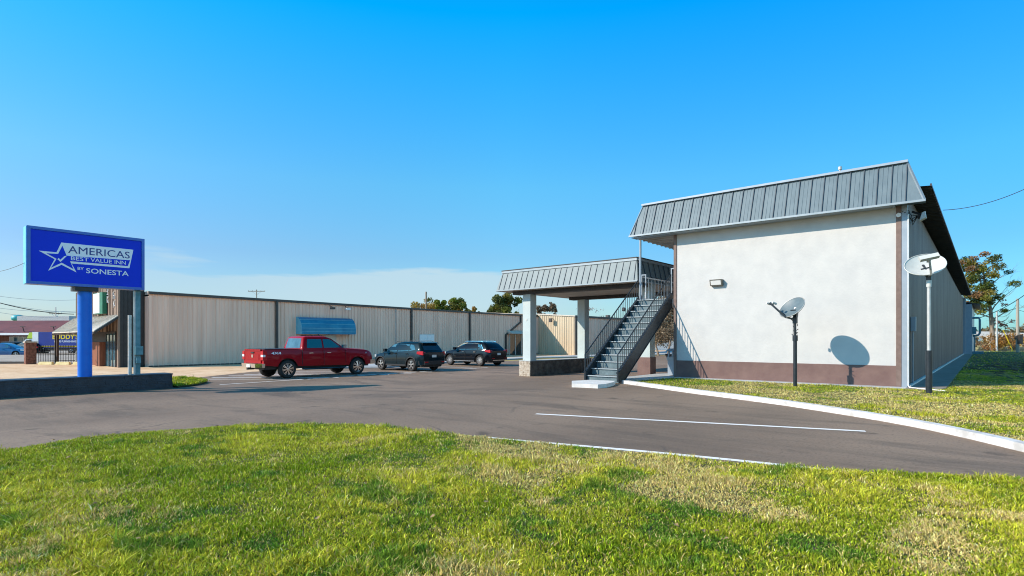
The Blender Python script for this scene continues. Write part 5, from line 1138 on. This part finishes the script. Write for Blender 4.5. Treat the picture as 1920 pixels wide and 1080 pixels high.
p1g = single('guy_marker', MB().tube([(0, 0, 0), (-1.2, 0, 2.6)], .045, 8), 'yellow', 'yellow slanted guy wire marker left of the right hand utility pole', 'guy marker', (0, 0, 0), 40); p1g.location = (at(1900, 66), 66, 0); p1g.rotation_euler = (0, 0, 0)
p2_, t2 = pole('utility pole with crossarm rising over the left half of the warehouse roof', 481, 130, 543, -.5, 3.9, .16)
p3_, t3 = pole('single dark utility pole behind the warehouse among the tree tops', 799, 96, 547, -.5, 0, .17, 'bark')
p4_, t4 = pole('far utility pole with crossarm above the maroon roof', 104, 120, 585, -.5, 2.6, .14)
p5_, t5 = pole('thin pale pole standing beside the tall tree trunk', 1869, 71, 583, 0, 0, .12, 'galv')
def wire(label, p, q, sag, r=.02, m='black_plastic'):
    p, q = Vector(p), Vector(q); pts = [p.lerp(q, k / 24) - Vector((0, 0, sag * 4 * (k / 24) * (1 - k / 24))) for k in range(25)]
    o = MB().tube(pts, r, 5); me = _mesh('power_line', MB().add([Vector(v) - p for v in o.v], o.f), (0, 0, 0), 40); ob = bpy.data.objects.new('power_line', me); sc.collection.objects.link(ob); ob.location = p
    me.materials.append(M[m]); ob['label'] = label; ob['category'] = 'power line'; return ob
def P3(px, py, Y): return ((px - 960) / 1061 * Y, Y, 1.5 + (636 - py) / 1061 * Y)
wire('black service wire from the motel eave up to the right edge', P3(1768, 394, 25.5), P3(1990, 318, 22), .35, .014)
wire('thick black wire sloping down from the right edge behind the annex', P3(1836, 596, 58), P3(1960, 522, 58), .5, .035)
wire('thin wire from the right hand pole out to the right edge', t1 - Vector((0, 0, 1.2)), P3(1990, 570, 62), .6, .02)
wire('thin wire running left from the right hand pole toward the tall tree', t1 - Vector((0, 0, .4)), P3(1868, 590, 71), .8, .018)
wire('lower slack wire crossing the right hand pole', P3(1870, 612, 70), P3(1990, 590, 62), .6, .018)
wire('thick black cable dropping from the left edge to the timber shop', P3(-60, 549, 36), P3(139, 589, 40), .3, .028)
for i, (ya, yb) in enumerate([(543, 562), (566, 583), (550, 586), (572, 596)]):
    wire(['topmost thin wire above the maroon roof', 'second thin wire down above the maroon roof', 'third thin wire down above the maroon roof', 'lowest thin wire above the maroon roof'][i], P3(-70, ya, 70), P3(146, yb, 75), .5, .022, 'galv')
wire('thin wire from the left edge to the end of the blue sign cabinet', P3(-40, 512, 19), W(-21.2, -16.74, 3.9), .1, .007)

# small debris on the shaded lawn beside the motel
mb = MB(); rr = random.Random(3)
for i in range(220):
    a = rr.gauss(3.4, .9); b = rr.gauss(16, 4.5); l_ = rr.uniform(.1, .6); t_ = rr.uniform(0, 3.1); z_ = .09 + rr.uniform(0, .12); mb.beam((a, b, z_), (a + l_ * math.cos(t_), b + l_ * math.sin(t_), z_ + rr.uniform(-.03, .06)), .04, .03)
structure('brush_debris', mb, 'debris', 'stuff')
